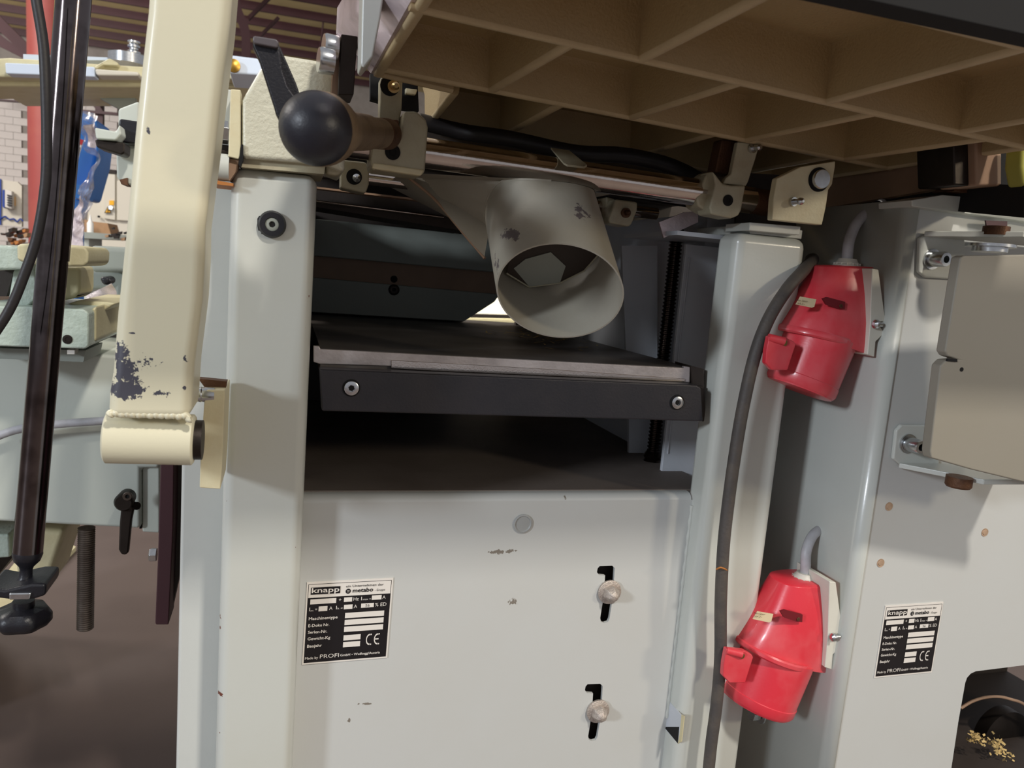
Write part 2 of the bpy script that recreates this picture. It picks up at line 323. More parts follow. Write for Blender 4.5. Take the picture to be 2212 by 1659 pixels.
pix('case', [(495, 118), (560, 126), (600, 155), (600, 165), (495, 158)], 2.4, .2, M['paleblue'], t, bevel=.01)
lathe('brass_fitting', W(505, 143, Y=2.39), (0, -1, 0), [(0, .018), (.01, .018), (.012, .012), (.014, .006)], mat('brass', (190, 150, 70), .35, metal=1), t, 24)
t = thing('folded_guard', 'dark green angled sheet guard hanging under the cream machine table', 'guard', W(250, 215, Y=2.8))
pix('flange', [(180, 190), (300, 195), (300, 208), (270, 206), (180, 200)], 2.8, .04, M['mintcream'], t)
pix('sheet', [(203, 205), (292, 210), (294, 222), (258, 236)], 2.83, .03, M['greengrey'], t)
# white machine cabinet far
t = thing('machine_cabinet', 'off white machine cabinet with a yellow warning triangle and orange sticker', 'cabinet', W(240, 480, Y=8))
pix('body', [(195, 374), (248, 374), (285, 382), (285, 730), (172, 722)], 8, .9, M['offwhite'], t, bevel=.01)
pix('door', [(224, 374), (249, 376), (249, 476), (224, 472)], 7.97, .04, M['offwhite'], t, bevel=.006)
pix('door', [(252, 390), (290, 392), (290, 478), (252, 476)], 7.97, .04, M['offwhite'], t, bevel=.006)
pix('handle', [(231, 365), (250, 367), (250, 375), (231, 373)], 7.96, .06, M['darksteel'], t)
pix('orange_sticker', [(236, 433), (246, 433), (246, 443), (236, 443)], 7.96, .01, M['yellow'], t)
c = pix('warning_triangle', [(233, 446), (240, 460), (225, 460)], 7.95, .01, M['blackp'], t)
pix('yellow_face', [(233, 449), (238, 458.5), (227.4, 458.5)], 7.945, .008, M['yellow'], c)
pix('flash', [(233.5, 450), (231.4, 455), (233, 455), (232, 458.2), (235, 453.4), (233.4, 453.4), (234.6, 450.5)], 7.94, .006, M['blackp'], c)
lathe('key_switch', W(240, 449, Y=7.96), (0, -1, 0), [(0, .018), (.02, .018)], M['zinc'], t, 16)
lathe('plug', W(214, 468, Y=7.98), (0, -1, 0), [(0, .01), (.02, .01)], M['hole'], t, 12)
t = thing('cardboard_box', 'open brown cardboard box on the bench in front of the white cabinet', 'box', W(205, 495, Y=6.5))
pix('side', [(177, 476), (232, 482), (240, 508), (176, 504)], 6.5, .35, M['card'], t)
pix('flap', [(181, 474), (191, 476), (197, 498), (180, 501)], 6.45, .01, M['card'], t)
t = thing('squeeze_bottle', 'small white squeeze bottle standing in front of the cardboard box', 'bottle', W(194, 500, Y=6.3))
lathe('bottle', W(195, 503, Y=6.3), (0, 0, 1), [(0, .022), (.07, .022), (.085, .012), (.1, .008), (.13, .003)], M['lens'], t, 20)
t = thing('workbench', 'cluttered green steel bench under the cardboard box', 'bench', W(220, 520, Y=6))
pix('top', [(170, 500), (300, 510), (300, 520), (170, 514)], 6, .5, M['greengrey'], t)
pix('frame', [(172, 514), (192, 515), (192, 785), (172, 785)], 6.05, .4, M['mintflat'], t)
for k in range(12):
    x = random.uniform(225, 268); y = random.uniform(492, 520); s = random.uniform(5, 12)
    pix('clutter_piece', [(x, y), (x+s, y-2), (x+s*.9, y+s*.4), (x+s*.2, y+s*.5)], 5.9+random.uniform(-.05, .05), .05, random.choice([M['darksteel'], M['hole'], M['darksteel'], M['card']]), t)
# blue machine, shrink wrapped
t = thing('blue_machine', 'blue machine arm with a red and white sticker wrapped in clear film', 'machine', W(170, 400, Y=3.2))
pix('upper_arm', [(140, 238), (172, 240), (206, 255), (214, 300), (208, 350), (185, 432), (148, 425), (150, 395)], 3.3, .25, M['blue'], t, bevel=.015)
pix('lower_block', [(150, 395), (188, 402), (208, 345), (213, 322), (205, 360), (186, 432), (150, 425)], 3.2, .1, M['blue'], t, bevel=.006)
pix('shaft', [(140, 425), (178, 432), (150, 500), (140, 500)], 3.35, .12, M['blue'], t, bevel=.01)
pix('stand', [(140, 500), (165, 500), (165, 968), (140, 968)], 3.35, .12, M['blue'], t)
c = pix('sticker', [(172, 300), (180, 302), (166, 350), (158, 347)], 3.18, .01, M['whitep'], t)
pix('red_band', [(172, 300), (180, 302), (176, 313), (169, 311)], 3.175, .006, M['redp'], c)
pix('red_band', [(160, 342), (168, 344), (166, 350), (158, 347)], 3.175, .006, M['redp'], c)
pix('black_mark', [(166, 322), (172, 318), (168, 334), (163, 338)], 3.175, .006, M['blackp'], c)
def crumple(name, pts, Y, mt, parent, amp=.02, step=3, seed=0):
    """a crumpled sheet filling a quad of pixel corners"""
    bm = bmesh.new(); a, b, c, d = [W(x, y, Y=Y) for x, y in pts]; n = 16; g = []
    for i in range(n+1):
        r_ = []
        for j in range(n+1):
            u, v = i/n, j/n; p = (a*(1-u)+b*u)*(1-v)+(d*(1-u)+c*u)*v
            q = noise.noise(p*18+Vector((seed, 0, 0)))+.6*noise.noise(p*45); p = p+Vector((.25*q, q, .25*q))*amp; r_.append(bm.verts.new(p))
        g.append(r_)
    for i in range(n):
        for j in range(n): bm.faces.new((g[i][j], g[i+1][j], g[i+1][j+1], g[i][j+1]))
    o = finish(name, bm, mt, parent, smooth=False); s = o.modifiers.new('thick', 'SOLIDIFY'); s.thickness = .0008; return o
crumple('film', [(168, 240), (215, 250), (210, 345), (190, 330)], 3.12, M['wrap'], t, .05)
crumple('film', [(180, 400), (215, 330), (172, 530), (140, 530)], 3.1, M['wrap'], t, .05, seed=4)
crumple('film', [(185, 270), (206, 268), (208, 320), (190, 315)], 3.08, M['foil'], t, .03, seed=7)
crumple('film', [(150, 480), (180, 420), (174, 560), (140, 560)], 3.05, M['foil'], t, .03, seed=9)
# bracket with black clamps poking out left of the cream arm
t = thing('clamp_carrier', 'grey cast carrier with black clamp block left of the cream arm', 'bracket', W(260, 300, Y=1.5))
pix('casting', [(255, 235), (300, 218), (300, 400), (270, 398), (252, 385), (250, 310), (255, 300)], 1.5, .12, M['mintflat'], t, bevel=.004)
pix('black_block', [(258, 256), (300, 262), (300, 312), (250, 305)], 1.46, .05, M['plastic'], t, bevel=.003)
pix('grey_jaw', [(204, 275), (250, 284), (258, 268), (262, 290), (250, 303), (207, 300)], 1.42, .05, M['mintflat'], t, bevel=.003)
pix('lower_jaw', [(204, 300), (270, 308), (269, 330), (262, 335), (208, 318)], 1.43, .05, M['darksteel'], t, bevel=.003)
pix('rust_foot', [(258, 388), (275, 384), (275, 400), (262, 398)], 1.49, .05, M['rust'], t)
# cream leg plate with holes on the floor
t = thing('floor_plate', 'cream floor plate with drilled holes under the tilted leg', 'plate', W(140, 1190, Z=0))
a = [W(60, 1180, Z=.012), W(90, 1172, Z=.012), W(152, 1174, Z=.012), W(164, 1181, Z=.012), W(120, 1225, Z=.012), W(20, 1330, Z=.012), W(-60, 1330, Z=.012)]
prism('plate', a, (0, 0, -.0115), M['mintcream'], t)
lathe('hole', W(137, 1190, Z=.0125), (0, 0, 1), [(0, .017), (.0004, .017)], M['hole'], t, 20)
lathe('hole', W(125, 1204, Z=.0125), (0, 0, 1), [(0, .017), (.0004, .017)], M['hole'], t, 20)
# ------------------------------------------------------------------ mint moulding machine
MY = 1.15
t = thing('mint_machine', 'mint grey hammertone machine with drilled block and hanging threaded spindle', 'machine', W(150, 1145, Y=MY))
pa = W(-520, 1130, Y=MY+.1); pb_ = W(-330, 1130, Y=MY+.1)
box('pedestal', pa.x, pb_.x, MY+.12, MY+.55, 0, pa.z+.03, M['mintflat'], t, bevel=.006)
pix('housing', [(-540, 722), (60, 752), (345, 775), (345, 1012), (304, 1012), (304, 1143), (-540, 1100)], MY+.1, .5, M['mintflat'], t, bevel=.006)
pix('housing_side', [(307, 985), (345, 985), (345, 1152), (307, 1150)], MY+.11, .45, M['mintflat'], t, bevel=.003)
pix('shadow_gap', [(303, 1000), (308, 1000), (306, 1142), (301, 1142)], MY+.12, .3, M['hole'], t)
pix('slide_block', [(-80, 660), (60, 662), (182, 668), (192, 676), (192, 748), (184, 754), (-80, 746)], MY-.03, .2, M['mint'], t, bevel=.006)
pix('slide_side', [(192, 672), (208, 660), (208, 735), (192, 748)], MY, .3, M['mintcream'], t, bevel=.004)
cap_screw('block_screw', W(146, 733, Y=MY-.03), (0, -1, 0), .006, .001, M['darksteel'], t)
pix('white_tab', [(145, 756), (161, 756), (161, 765), (145, 765)], MY-.02, .02, M['whitep'], t)
pix('base_strip', [(-80, 750), (185, 757), (180, 782), (-80, 772)], MY, .1, M['greengrey'], t)
pix('upper_arm', [(-80, 525), (75, 535), (75, 582), (-80, 585)], MY-.02, .2, M['mint'], t, bevel=.004)
pix('rod_lug', [(35, 528), (80, 524), (185, 534), (191, 545), (190, 568), (180, 576), (120, 576), (60, 570), (36, 562)], MY-.09, .12, M['mintcream'], t, bevel=.005)
pix('pillar', [(28, 582), (75, 575), (85, 640), (60, 665), (20, 665), (18, 640)], MY, .15, M['mint'], t, bevel=.004)
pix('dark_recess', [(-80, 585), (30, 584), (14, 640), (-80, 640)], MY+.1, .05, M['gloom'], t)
pix('round_boss', [(135, 576), (174, 576), (174, 632), (160, 645), (130, 650)], MY+.03, .08, M['mintcream'], t, bevel=.012)
pix('rear_casting', [(190, 530), (300, 535), (300, 590), (192, 588)], MY+.4, .25, M['greengrey'], t, bevel=.01)
pix('rear_body', [(172, 585), (300, 585), (300, 680), (245, 680), (245, 625), (172, 625)], MY+.55, .2, M['greengrey'], t, bevel=.01)
pix('rear_lamp', [(213, 598), (236, 597), (240, 612), (222, 618)], MY+.35, .05, M['plastic'], t, bevel=.006)
pix('rear_ledge', [(135, 660), (165, 650), (232, 652), (250, 656), (224, 672), (208, 684), (140, 668)], MY+.05, .2, M['mintcream'], t, bevel=.003)
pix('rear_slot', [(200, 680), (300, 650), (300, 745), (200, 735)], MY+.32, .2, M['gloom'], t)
pix('rear_rail', [(200, 698), (240, 700), (240, 710), (200, 710)], MY+.28, .1, M['mintcream'], t)
pix('tilted_leg', [(75, 1140), (142, 1146), (104, 1262), (95, 1290), (40, 1300), (30, 1200)], MY+.2, .15, M['mintcream'], t, bevel=.01)
pix('leg_foot', [(-80, 1150), (20, 1155), (22, 1205), (-80, 1210)], MY+.2, .15, M['mint'], t, bevel=.004)
pix('dark_beam', [(-80, 1205), (30, 1200), (-20, 1262), (-80, 1262)], MY+.25, .2, M['darksteel'], t)
crumple('film', [(185, 640), (245, 610), (252, 660), (190, 655)], MY+.25, M['foil'], t, .02, seed=3)
bm = bmesh.new(); a = W(187, 1140, Y=MY+.12); b = W(184, 1360, Y=MY+.12); L_ = (b-a).length; pr = []; k = 0
while k*.0035 < L_: pr += [(k*.0035, .0125), (k*.0035+.0017, .0108)]; k += 1
lathe_bm(bm, a, b-a, pr, 20); finish('threaded_spindle', bm, M['thread'], t, smooth=True, angle=20)
tube('grey_cable', [W(-20, 948, Y=MY+.07), W(30, 930, Y=MY+.07), W(80, 921, Y=MY+.07), W(150, 914, Y=MY+.07), W(240, 908, Y=MY+.07)], .006, M['greycable'], t)
t = thing('locking_handle', 'small dark grey clamping lever hanging on the mint machine front', 'handle', W(277, 1070, Y=1.2))
pix('lever', [(263, 1075), (288, 1078), (290, 1095), (284, 1125), (277, 1195), (270, 1200), (261, 1198), (256, 1188), (258, 1130)], 1.2, .012, M['darksteel'], t, bevel=.003)
lathe('hub', W(276, 1072, Y=1.225), (0, -1, 0), [(0, .012), (.03, .0135), (.034, .011)], M['darksteel'], t, 24)
cap_screw('screw', W(276, 1071, Y=1.192), (0, -1, 0), .0065, .004, M['thread'], t)
tube('spring_pin', [W(286, 1092, Y=1.21), W(296, 1093, Y=1.2)], .006, M['darksteel'], t)
t = thing('steel_bar', 'dark brown tapering steel bar standing between the mint machine and the grey column', 'bar', W(360, 1350, Y=1))
pix('bar', [(347, 990), (376, 990), (374, 1140), (369, 1250), (364, 1350), (336, 1350), (335, 1345), (341, 1200)], 1.0, .05, M['maroon'], t, bevel=.0015)
pix('rear_web', [(376, 990), (400, 990), (393, 1180), (388, 1240), (366, 1340), (370, 1200)], 1.04, .03, M['gloom'], t)
hex_bolt('bolt', W(339, 1198, Y=1.02), (-1, 0, 0), .009, .009, M['zinc'], t)
# black rod with nut and handwheel
RY = 1.03
t = thing('guide_rod', 'long dark polished rod passing through the mint lug above a round black knob', 'rod', W(50, 1345, Y=RY))
a = W(170, -140, Y=RY); b = W(114, 560, Y=RY); c = W(60, 1190, Y=RY)
cyl('upper_rod', a, b, .0185, M['rod'], t, r1=.0175, n=40)
cyl('lower_rod', b, c, .0163, M['rod'], t, r1=.0165, n=40)
d = (c-b).normalized()
lathe('ball_joint', c, d, [(0, .0165), (.004, .0168), (.012, .0145), (.02, .008), (.024, .007), (.034, .0075), (.042, .013), (.046, .0135)], M['plastic'], t, 32)
pix('nut_plate', [(-30, 1268), (10, 1275), (68, 1262), (100, 1262), (98, 1288), (70, 1296), (30, 1298), (-30, 1290)], RY-.03, .06, M['plastic'], t, bevel=.004)
pix('nut_flat', [(18, 1282), (68, 1281), (64, 1296), (19, 1297)], RY-.033, .01, M['zinc'], t, bevel=.002)
lathe('neck', W(51, 1297, Y=RY), (0, 0, -1), [(0, .012), (.03, .012)], M['plastic'], t)
bm = bmesh.new(); p0 = W(50, 1333, Y=RY); prof = [(-.014, .012), (-.012, .026), (-.004, .031), (.004, .031), (.011, .026), (.014, .01)]
rings = []
for tt, r in prof:
    rings.append([bm.verts.new(p0+Vector((r*(1+.05*math.cos(6*2*math.pi*k/60))*math.cos(2*math.pi*k/60), r*(1+.05*math.cos(6*2*math.pi*k/60))*math.sin(2*math.pi*k/60), -tt))) for k in range(60)])
for A_, B_ in zip(rings, rings[1:]):
    for k in range(60): bm.faces.new((A_[k], A_[(k+1) % 60], B_[(k+1) % 60], B_[k]))
bm.faces.new(rings[0]); bm.faces.new(rings[-1]); finish('star_knob', bm, M['plastic'], t, angle=50)
tag(tube('black_hose', [W(68, -60, Y=.95), W(80, 10, Y=.95), W(94, 100, Y=.95), W(99, 200, Y=.95), W(101, 300, Y=.95), W(98, 400, Y=.95), W(80, 510, Y=.95), W(50, 600, Y=.95), W(20, 670, Y=.95), W(-25, 740, Y=.95)], .0052, M['hose'], sub=10), 'thin black hose curving down in front of the polished rod', 'hose')
# ------------------------------------------------------------------ thicknesser frame
t = thing('thicknesser_frame', 'light grey welded machine frame with two upright columns and a square rating plate', 'machine frame', (.25, .8, 0))
FR = t
CF = .77
# left column
box('left_column', -.053, .0245, CF, CF+.1, .02, .8785, M['paint_col'], t, bevel=.011, seg=4)
lathe('rubber_buffer', W(588, 485, Y=CF), (0, -1, 0), [(-.002, .0125), (.004, .0128), (.007, .011), (.007, .0065), (.004, .006)], M['plastic'], t, 32)
cap_screw('buffer_screw', W(588, 485, Y=CF-.003), (0, -1, 0), .0062, .003, M['greengrey'], t)
prism('sticker_remnant', poly([(556, 472), (560, 466), (566, 470), (571, 466), (574, 480), (572, 502), (564, 505), (566, 497), (558, 498), (556, 488)], CF-.0006), (0, .001, 0), M['plastic'], t)
# side frame left of it
box('side_frame', -.0985, -.052, .84, .92, .02, .95, M['sidef'], t, bevel=.004)
# right column: open channel, front face, inner return
box('right_column', .4835, .578, CF, .816, .02, .868, M['paint_col'], t, bevel=.012, seg=4)
box('column_top_plate', .505, .575, .78, .9, .868, .8785, M['paint'], t, bevel=.001)
box('guide_plate', .492, .60, .9, .906, .545, .857, M['bluegrey'], t, bevel=.001)
prism('rear_guide_plate', [W(1343, 531, Y=1.0), W(1352, 751, Y=1.0), W(1359, 910, Y=1.0), W(1359, 990, Y=1.0), W(1420, 990, Y=1.0), W(1420, 531, Y=1.0)], (.0, .006, 0), M['bluegrey'], t)
box('side_wall', .522, .6, .907, 1.55, .3, .9, M['bluegrey'], t)
box('top_cross_plate', .44, .578, .83, .98, .862, .867, M['bluegrey'], t)
# front panel with two keyhole slots
def slot(cx, cy, s=1.0):
    pts = [(-24, -49), (-20, -54), (7, -55), (13, -50), (13, 8), (8, 60), (5, 67), (-3, 69), (-10, 66), (-12, 58), (-7, 8), (-7, -34), (-20, -35), (-25, -41)]
    return [(cx+x*s, cy+y*s) for x, y in pts]
s1 = slot(1312, 1277); s2 = slot(1286, 1532)
s1 = [(x-(y-1277)*.06, y) for x, y in s1]; s2 = [(x-(y-1532)*.06, y) for x, y in s2]
pz = .5525
panel = prism('front_panel', [(.02, .8, .02), (.488, .8, .02), (.488, .8, pz-.006), (.02, .8, pz-.006)], (0, .004, 0), M['paint_panel'], t, 0, [poly(s1, .8), poly(s2, .8)], smooth=False)
bm = bmesh.new(); n = 10; R_ = .011; rows = []
for k in range(n+1):
    a = k/n*math.pi/2; rows.append([bm.verts.new((x, .8+R_-R_*math.cos(a), pz-.0065+R_*math.sin(a)*.75)) for x in (.02, .482)])
rows.append([bm.verts.new((x, 1.5, pz+.0015)) for x in (.02, .482)])
for a, b in zip(rows, rows[1:]): bm.faces.new((a[0], a[1], b[1], b[0]))
for f in bm.faces: f.material_index = 0
fl = finish('folded_edge', bm, M['paint_panel'], t, angle=60)
sh = structure(box('inner_shelf', .02, .522, .815, 1.5, pz+.0005, pz+.003, M['shelf'], t)); del sh['kind']
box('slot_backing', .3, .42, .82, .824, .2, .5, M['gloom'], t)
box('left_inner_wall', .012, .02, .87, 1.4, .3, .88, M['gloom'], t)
tube('panel_weld', [(.483, .799, z) for z in [.26+.02*k for k in range(15)]], lambda s: .0022+.0006*math.sin(s*90), M['paint'], t, sub=4, n=8)
for (px, py) in ((1315, 1277), (1290, 1534)):
    p = W(px, py, Y=.8); nut = lathe('acorn_nut', p+Vector((0, -.003, 0)), (0, -1, 0), [(0, .0100), (.007, .0102), (.0095, .0086), (.013, .0072), (.0155, .0045), (.0165, .001)], M['zincdull'], t, 6, up=(1, 0, .4), bevel=.0012)
    lathe('washer', p+Vector((0, -.0005, 0)), (0, -1, 0), [(0, .0145), (.003, .0148), (.0036, .0138)], M['zincdull'], nut, 32)
lathe('blanking_plug', W(1129, 1131, Y=.8), (0, -1, 0), [(-.001, .0112), (.0015, .0112), (.002, .0095), (.0008, .0085), (.0012, .0004)], M['plug'], t, 40)
# small torn notch at the foot of the right column
def onx(pts, X=.4832): return [W(a, b, X=X) for a, b in pts]
prism('notch', onx([(1440, 1508), (1472, 1545), (1467, 1604), (1464, 1606), (1434, 1572)]), (.0008, 0, 0), M['bluegrey'], t)
prism('notch_shadow', onx([(1434, 1570), (1467, 1570), (1464, 1606)], .4830), (.0008, 0, 0), M['hole'], t)
prism('notch_lip', onx([(1472, 1544), (1478, 1547), (1472, 1602), (1464, 1607), (1468, 1585)], .4828), (.0008, 0, 0), M['rustedge'], t)
# bolt behind the right column near the bottom
hex_bolt('side_bolt', W(1622, 1542, Y=.80), (1, 0, 0), .009, .012, M['zinc'], t)
lathe('washer', W(1640, 1542, Y=.80), (1, 0, 0), [(0, .0125), (.002, .0125)], M['zinc'], t, 28)
tube('long_weld', [(.4975, .899, .58+.02*k) for k in range(14)], .0012, M['bluegrey'], t, n=6, sub=2)
# rating plates
FONTC = {}
def glyphs(bm, s, org, u, v, x, y, h, wmax=None, bold=0, shear=0):
    cu = bpy.data.curves.new('lettering_source', 'FONT'); cu.body = s; cu.size = 1; cu.resolution_u = 2; cu.offset = bold; cu.shear = shear
    ob = bpy.data.objects.new('lettering_source', cu); COL.objects.link(ob)
    dg = bpy.context.evaluated_depsgraph_get(); me = ob.evaluated_get(dg).to_mesh()
    if me and len(me.vertices):
        xs = [q.co.x for q in me.vertices]; x0 = min(xs); wd = max(xs)-x0; sx = h/.72; kx = sx if not wmax else wmax/wd
        vs = [bm.verts.new(org+u*(x+(q.co.x-x0)*kx)+v*(y-q.co.y*sx)) for q in me.vertices]
        for f in me.polygons:
            try: bm.faces.new([vs[i] for i in f.vertices])
            except ValueError: pass
    ob.evaluated_get(dg).to_mesh_clear(); bpy.data.objects.remove(ob); bpy.data.curves.remove(cu)
def quad(bm, org, u, v, x0, y0, x1, y1):
    bm.faces.new([bm.verts.new(org+u*a+v*b) for a, b in ((x0, y0), (x1, y0), (x1, y1), (x0, y1))])
def flat(name, bm, mt, parent):
    me = bpy.data.meshes.new(name); bm.to_mesh(me); bm.free(); me.materials.append(mt); o = bpy.data.objects.new(name, me); COL.objects.link(o)
    o.parent = parent; o.matrix_parent_inverse = PM[parent.name].inverted(); PM[o.name] = Matrix.Identity(4); return o
def rating_plate(parent, TL, TR, BR, BL, Y):
    a, b, c, d = [W(*p, Y=Y) for p in (TL, TR, BR, BL)]
    u = (b-a+c-d)/2; v = (d-a+c-b)/2; org = (a+b+c+d)/4-u/2-v/2; nrm = Vector((0, -1, 0))
    pl = prism('rating_plate', [org, org+u, org+u+v, org+v], (0, .0008, 0), M['whitep'], parent, smooth=False)
    e = nrm*.0002
    bm = bmesh.new(); o1 = org+e
    for q in ((.018, .025, .982, .03), (.018, .025, .023, .19), (.977, .025, .982, .19)): quad(bm, o1, u, v, *q)
    quad(bm, o1, u, v, .018, .19, .982, .98); flat('black_field', bm, M['blackp'], pl)
    bm = bmesh.new(); o2 = org+nrm*.0005
    quad(bm, o2, u, v, .05, .065, .385, .15)
    glyphs(bm, 'ein Unternehmen der', o2, u, v, .45, .085, .03, .44); glyphs(bm, 'metabo', o2, u, v, .53, .15, .05, .24, .02)
    glyphs(bm, '- Gruppe', o2, u, v, .79, .15, .028, .12)
    n_ = 20; cxy = (.478, .132)
    bm.faces.new([bm.verts.new(o2+u*(cxy[0]+.03*math.cos(2*math.pi*k/n_))+v*(cxy[1]+.03*math.sin(2*math.pi*k/n_))) for k in range(n_)])
    flat('black_lettering', bm, M['blackp'], pl)
    bm = bmesh.new(); o3 = org+nrm*.0008
    glyphs(bm, 'knapp', o3, u, v, .06, .128, .062, .315, .01)
    for q in ((.463, .122, .493, .127), (.463, .137, .493, .142)): quad(bm, o3, u, v, *q)
    for q in ((.05, .205, .345, .265), (.435, .205, .53, .26), (.76, .2, .875, .255), (.15, .295, .25, .355), (.44, .295, .54, .35), (.64, .292, .79, .345),
              (.46, .395, .92, .46), (.46, .48, .92, .545), (.46, .565, .92, .63), (.46, .67, .66, .735), (.46, .755, .66, .82)): quad(bm, o3, u, v, *q)
    def T(*a, **k): glyphs(bm, a[0], o3, u, v, *a[1:], **k)
    T('+', .375, .25, .045); T('Hz', .545, .25, .042); T('I', .635, .25, .042, bold=.02); T('max =', .655, .252, .024, .095); T('A', .885, .25, .042)
    T('I', .045, .345, .042, bold=.02); T('m', .06, .35, .02, .03); T('=', .11, .345, .035); T('A', .27, .345, .042)
    T('I', .35, .342, .042, bold=.02); T('k =', .367, .345, .024, .06); T('A', .555, .342, .042); T('% ED', .805, .338, .045, .135)
    for i, s in enumerate(('Maschinentype', 'E-Doku Nr.', 'Serien-Nr.', 'Gewicht-Kg', 'Baujahr')):
        T(s, .045, (.455, .54, .62, .7, .79)[i], .036, (.33, .24, .22, .26, .17)[i], .015)
    T('Made by', .03, .935, .03, .15, .01); T('PROFI', .2, .935, .05, .22); T('GmbH \u2022 Wolfsegg/Austria', .435, .93, .03, .47, .01)
    for cx, e_ in ((.77, 0), (.865, 1)):   # the CE mark: two open arcs
        n_ = 16; r0, r1, cyy = .052, .07, .745; pr = []
        for k in range(n_+1):
            a_ = math.radians(80+200*k/n_); pr.append((cx+.62*math.cos(a_)*r1, cyy-math.sin(a_)*r1, cx+.62*math.cos(a_)*r0+.0, cyy-math.sin(a_)*r0))
        for p_, q_ in zip(pr, pr[1:]):
            bm.faces.new([bm.verts.new(o3+u*a_+v*b_) for a_, b_ in ((p_[0], p_[1]), (q_[0], q_[1]), (q_[2], q_[3]), (p_[2], p_[3]))])
        quad(bm, o3, u, v, cx, cyy-r1, cx+.022, cyy-r1+.016); quad(bm, o3, u, v, cx, cyy+r1-.016, cx+.022, cyy+r1)
        if e_: quad(bm, o3, u, v, cx-.035, cyy-.008, cx+.012, cyy+.008)
    flat('white_lettering', bm, M['whitep'], pl)
    bm = bmesh.new(); glyphs(bm, '56', org+nrm*.001, u, v, .69, .335, .034, .05); flat('stamped_number', bm, M['blackp'], pl)
    return pl
rating_plate(t, (663, 1258), (850, 1248), (836, 1421), (652.5, 1436), .7988)
# ------------------------------------------------------------------ planer bed
t = thing('planer_bed', 'dark thicknessing bed with a bright worn front edge and black front bar', 'machine bed', (.25, .8, .64))
bz = .7085
prism('bed_plate', [(.047, .81, bz), (.036, .80, bz+.003), (.036, .797, bz-.02), (.462, .797, bz-.021), (.462, .80, bz+.002), (.452, .81, bz-.001), (.447, 1.42, bz), (.03, 1.42, bz)][:0] or
      [(.036, .80, bz), (.462, .80, bz), (.447, 1.42, bz), (.036, 1.42, bz)], (0, 0, -.024), M['bedtop'], t)
pix('bright_edge', [(677, 747), (690, 748), (692, 754), (1478, 795), (1478, 791), (1491, 793), (1490, 826), (1100, 815), (845, 791), (690, 786), (677, 782)], .797, .006, M['edge_steel'], t, bevel=.0008)
pix('bright_chamfer', [(845, 778), (1180, 797), (1480, 818), (1480, 830), (1180, 818), (845, 796)], .7955, .004, M['steel'], t, bevel=.0006)
pix('front_bar', [(690, 797), (703, 798), (1505, 832), (1515, 838), (1519, 911), (1400, 907), (695, 888)], .772, .02, M['black'], t, bevel=.0018)
box('bar_spacer', .045, .475, .79, .80, .66, .688, M['gloom'], t)
box('bed_rib', .06, .44, .84, 1.4, .64, .685, M['gloom'], t)
for p in ((759, 838), (1462, 869)): cap_screw('cap_screw', W(*p, Y=.772), (0, -1, 0), .0072, .003, M['zinc'], t, washer=.0088, wm=M['hole'])
pix('right_side_plate', [(1493, 790), (1520, 797), (1524, 905), (1519, 911), (1500, 860)], .795, .04, M['gloom'], t)
for k in range(60):
    pass
st = bmesh.new()
for k in range(90):
    p = Vector((random.gauss(.36, .035), random.gauss(1.12, .06), bz+.0008+random.random()*.001)); a = random.random()*6.3; l = random.uniform(.003, .011)
    u_ = Vector((math.cos(a), math.sin(a)*.6, .1))*l; v_ = Vector((-math.sin(a), math.cos(a), 0))*.0012
    st.faces.new([st.verts.new(q) for q in (p-u_-v_, p+u_-v_, p+u_+v_, p-u_+v_)])
tag(finish('wood_shavings', st, M['chipwood'], None, smooth=False), 'thin scatter of pale wood shavings on the dark bed under the round outlet', 'shavings', kind='stuff')
# lifting screw
bm = bmesh.new(); a = W(1408, 1003, Y=.955); b = Vector((a.x+.0, .955, .90)); k = 0; pr = [(-.004, .013), (.004, .014), (.008, .011), (.013, .0135), (.018, .0105)]
zz = .02
while zz < .34: pr += [(zz, .0092), (zz+.0016, .0092), (zz+.0024, .0074), (zz+.0038, .0074)]; zz += .0052
lathe_bm(bm, a, b-a, pr, 24)
tag(finish('lifting_screw', bm, mat('greasy_screw', (52, 42, 36), .25, metal=.9), None, angle=25), 'dark greasy threaded lifting screw standing in the recess of the right column', 'screw')
# ------------------------------------------------------------------ castings seen through the throat
t = thing('cutter_housing', 'green grey cutterblock housing beams spanning the throat above the dark bed', 'machine housing', (.2, 1.3, .75))
IY = 1.3
pix('top_beam', [(640, 405), (960, 440), (1010, 470), (1010, 500), (640, 440)], IY-.25, .1, M['gloom'], t)
pix('edge_rail', [(640, 426), (960, 466), (960, 472), (640, 432)], IY-.27, .02, M['steel'], t, bevel=.002)
pix('edge_rail', [(640, 398), (960, 436), (960, 440), (640, 402)], IY-.3, .02, M['tan'], t)
pix('upper_beam', [(640, 469), (800, 484), (1110, 518), (1110, 592), (640, 549)], IY, .05, M['greengrey'], t, bevel=.002)
pix('underside_beam', [(640, 548), (1110, 588), (1100, 640), (640, 597)], IY+.03, .05, M['tan'], t)
pix('lower_beam', [(640, 596), (1080, 636), (1068, 652), (1003, 694), (640, 672)], IY+.02, .04, M['greengrey'], t, bevel=.001)
cap_screw('bolt', W(851, 626, Y=IY+.02), (0, -1, 0), .008, .004, M['darksteel'], t, washer=.0095, wm=M['hole'])
lathe('upper_hole', W(851, 603, Y=IY+.03), (0, -1, 0), [(0, .006), (.001, .006)], M['hole'], t, 20)
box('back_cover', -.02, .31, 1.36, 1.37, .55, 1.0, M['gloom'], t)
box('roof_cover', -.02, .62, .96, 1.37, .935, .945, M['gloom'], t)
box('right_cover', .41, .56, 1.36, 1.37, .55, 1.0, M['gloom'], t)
t = thing('rear_table', 'sunlit cream table seen through the slit behind the dark bed', 'table', W(1050, 690, Y=2.2))
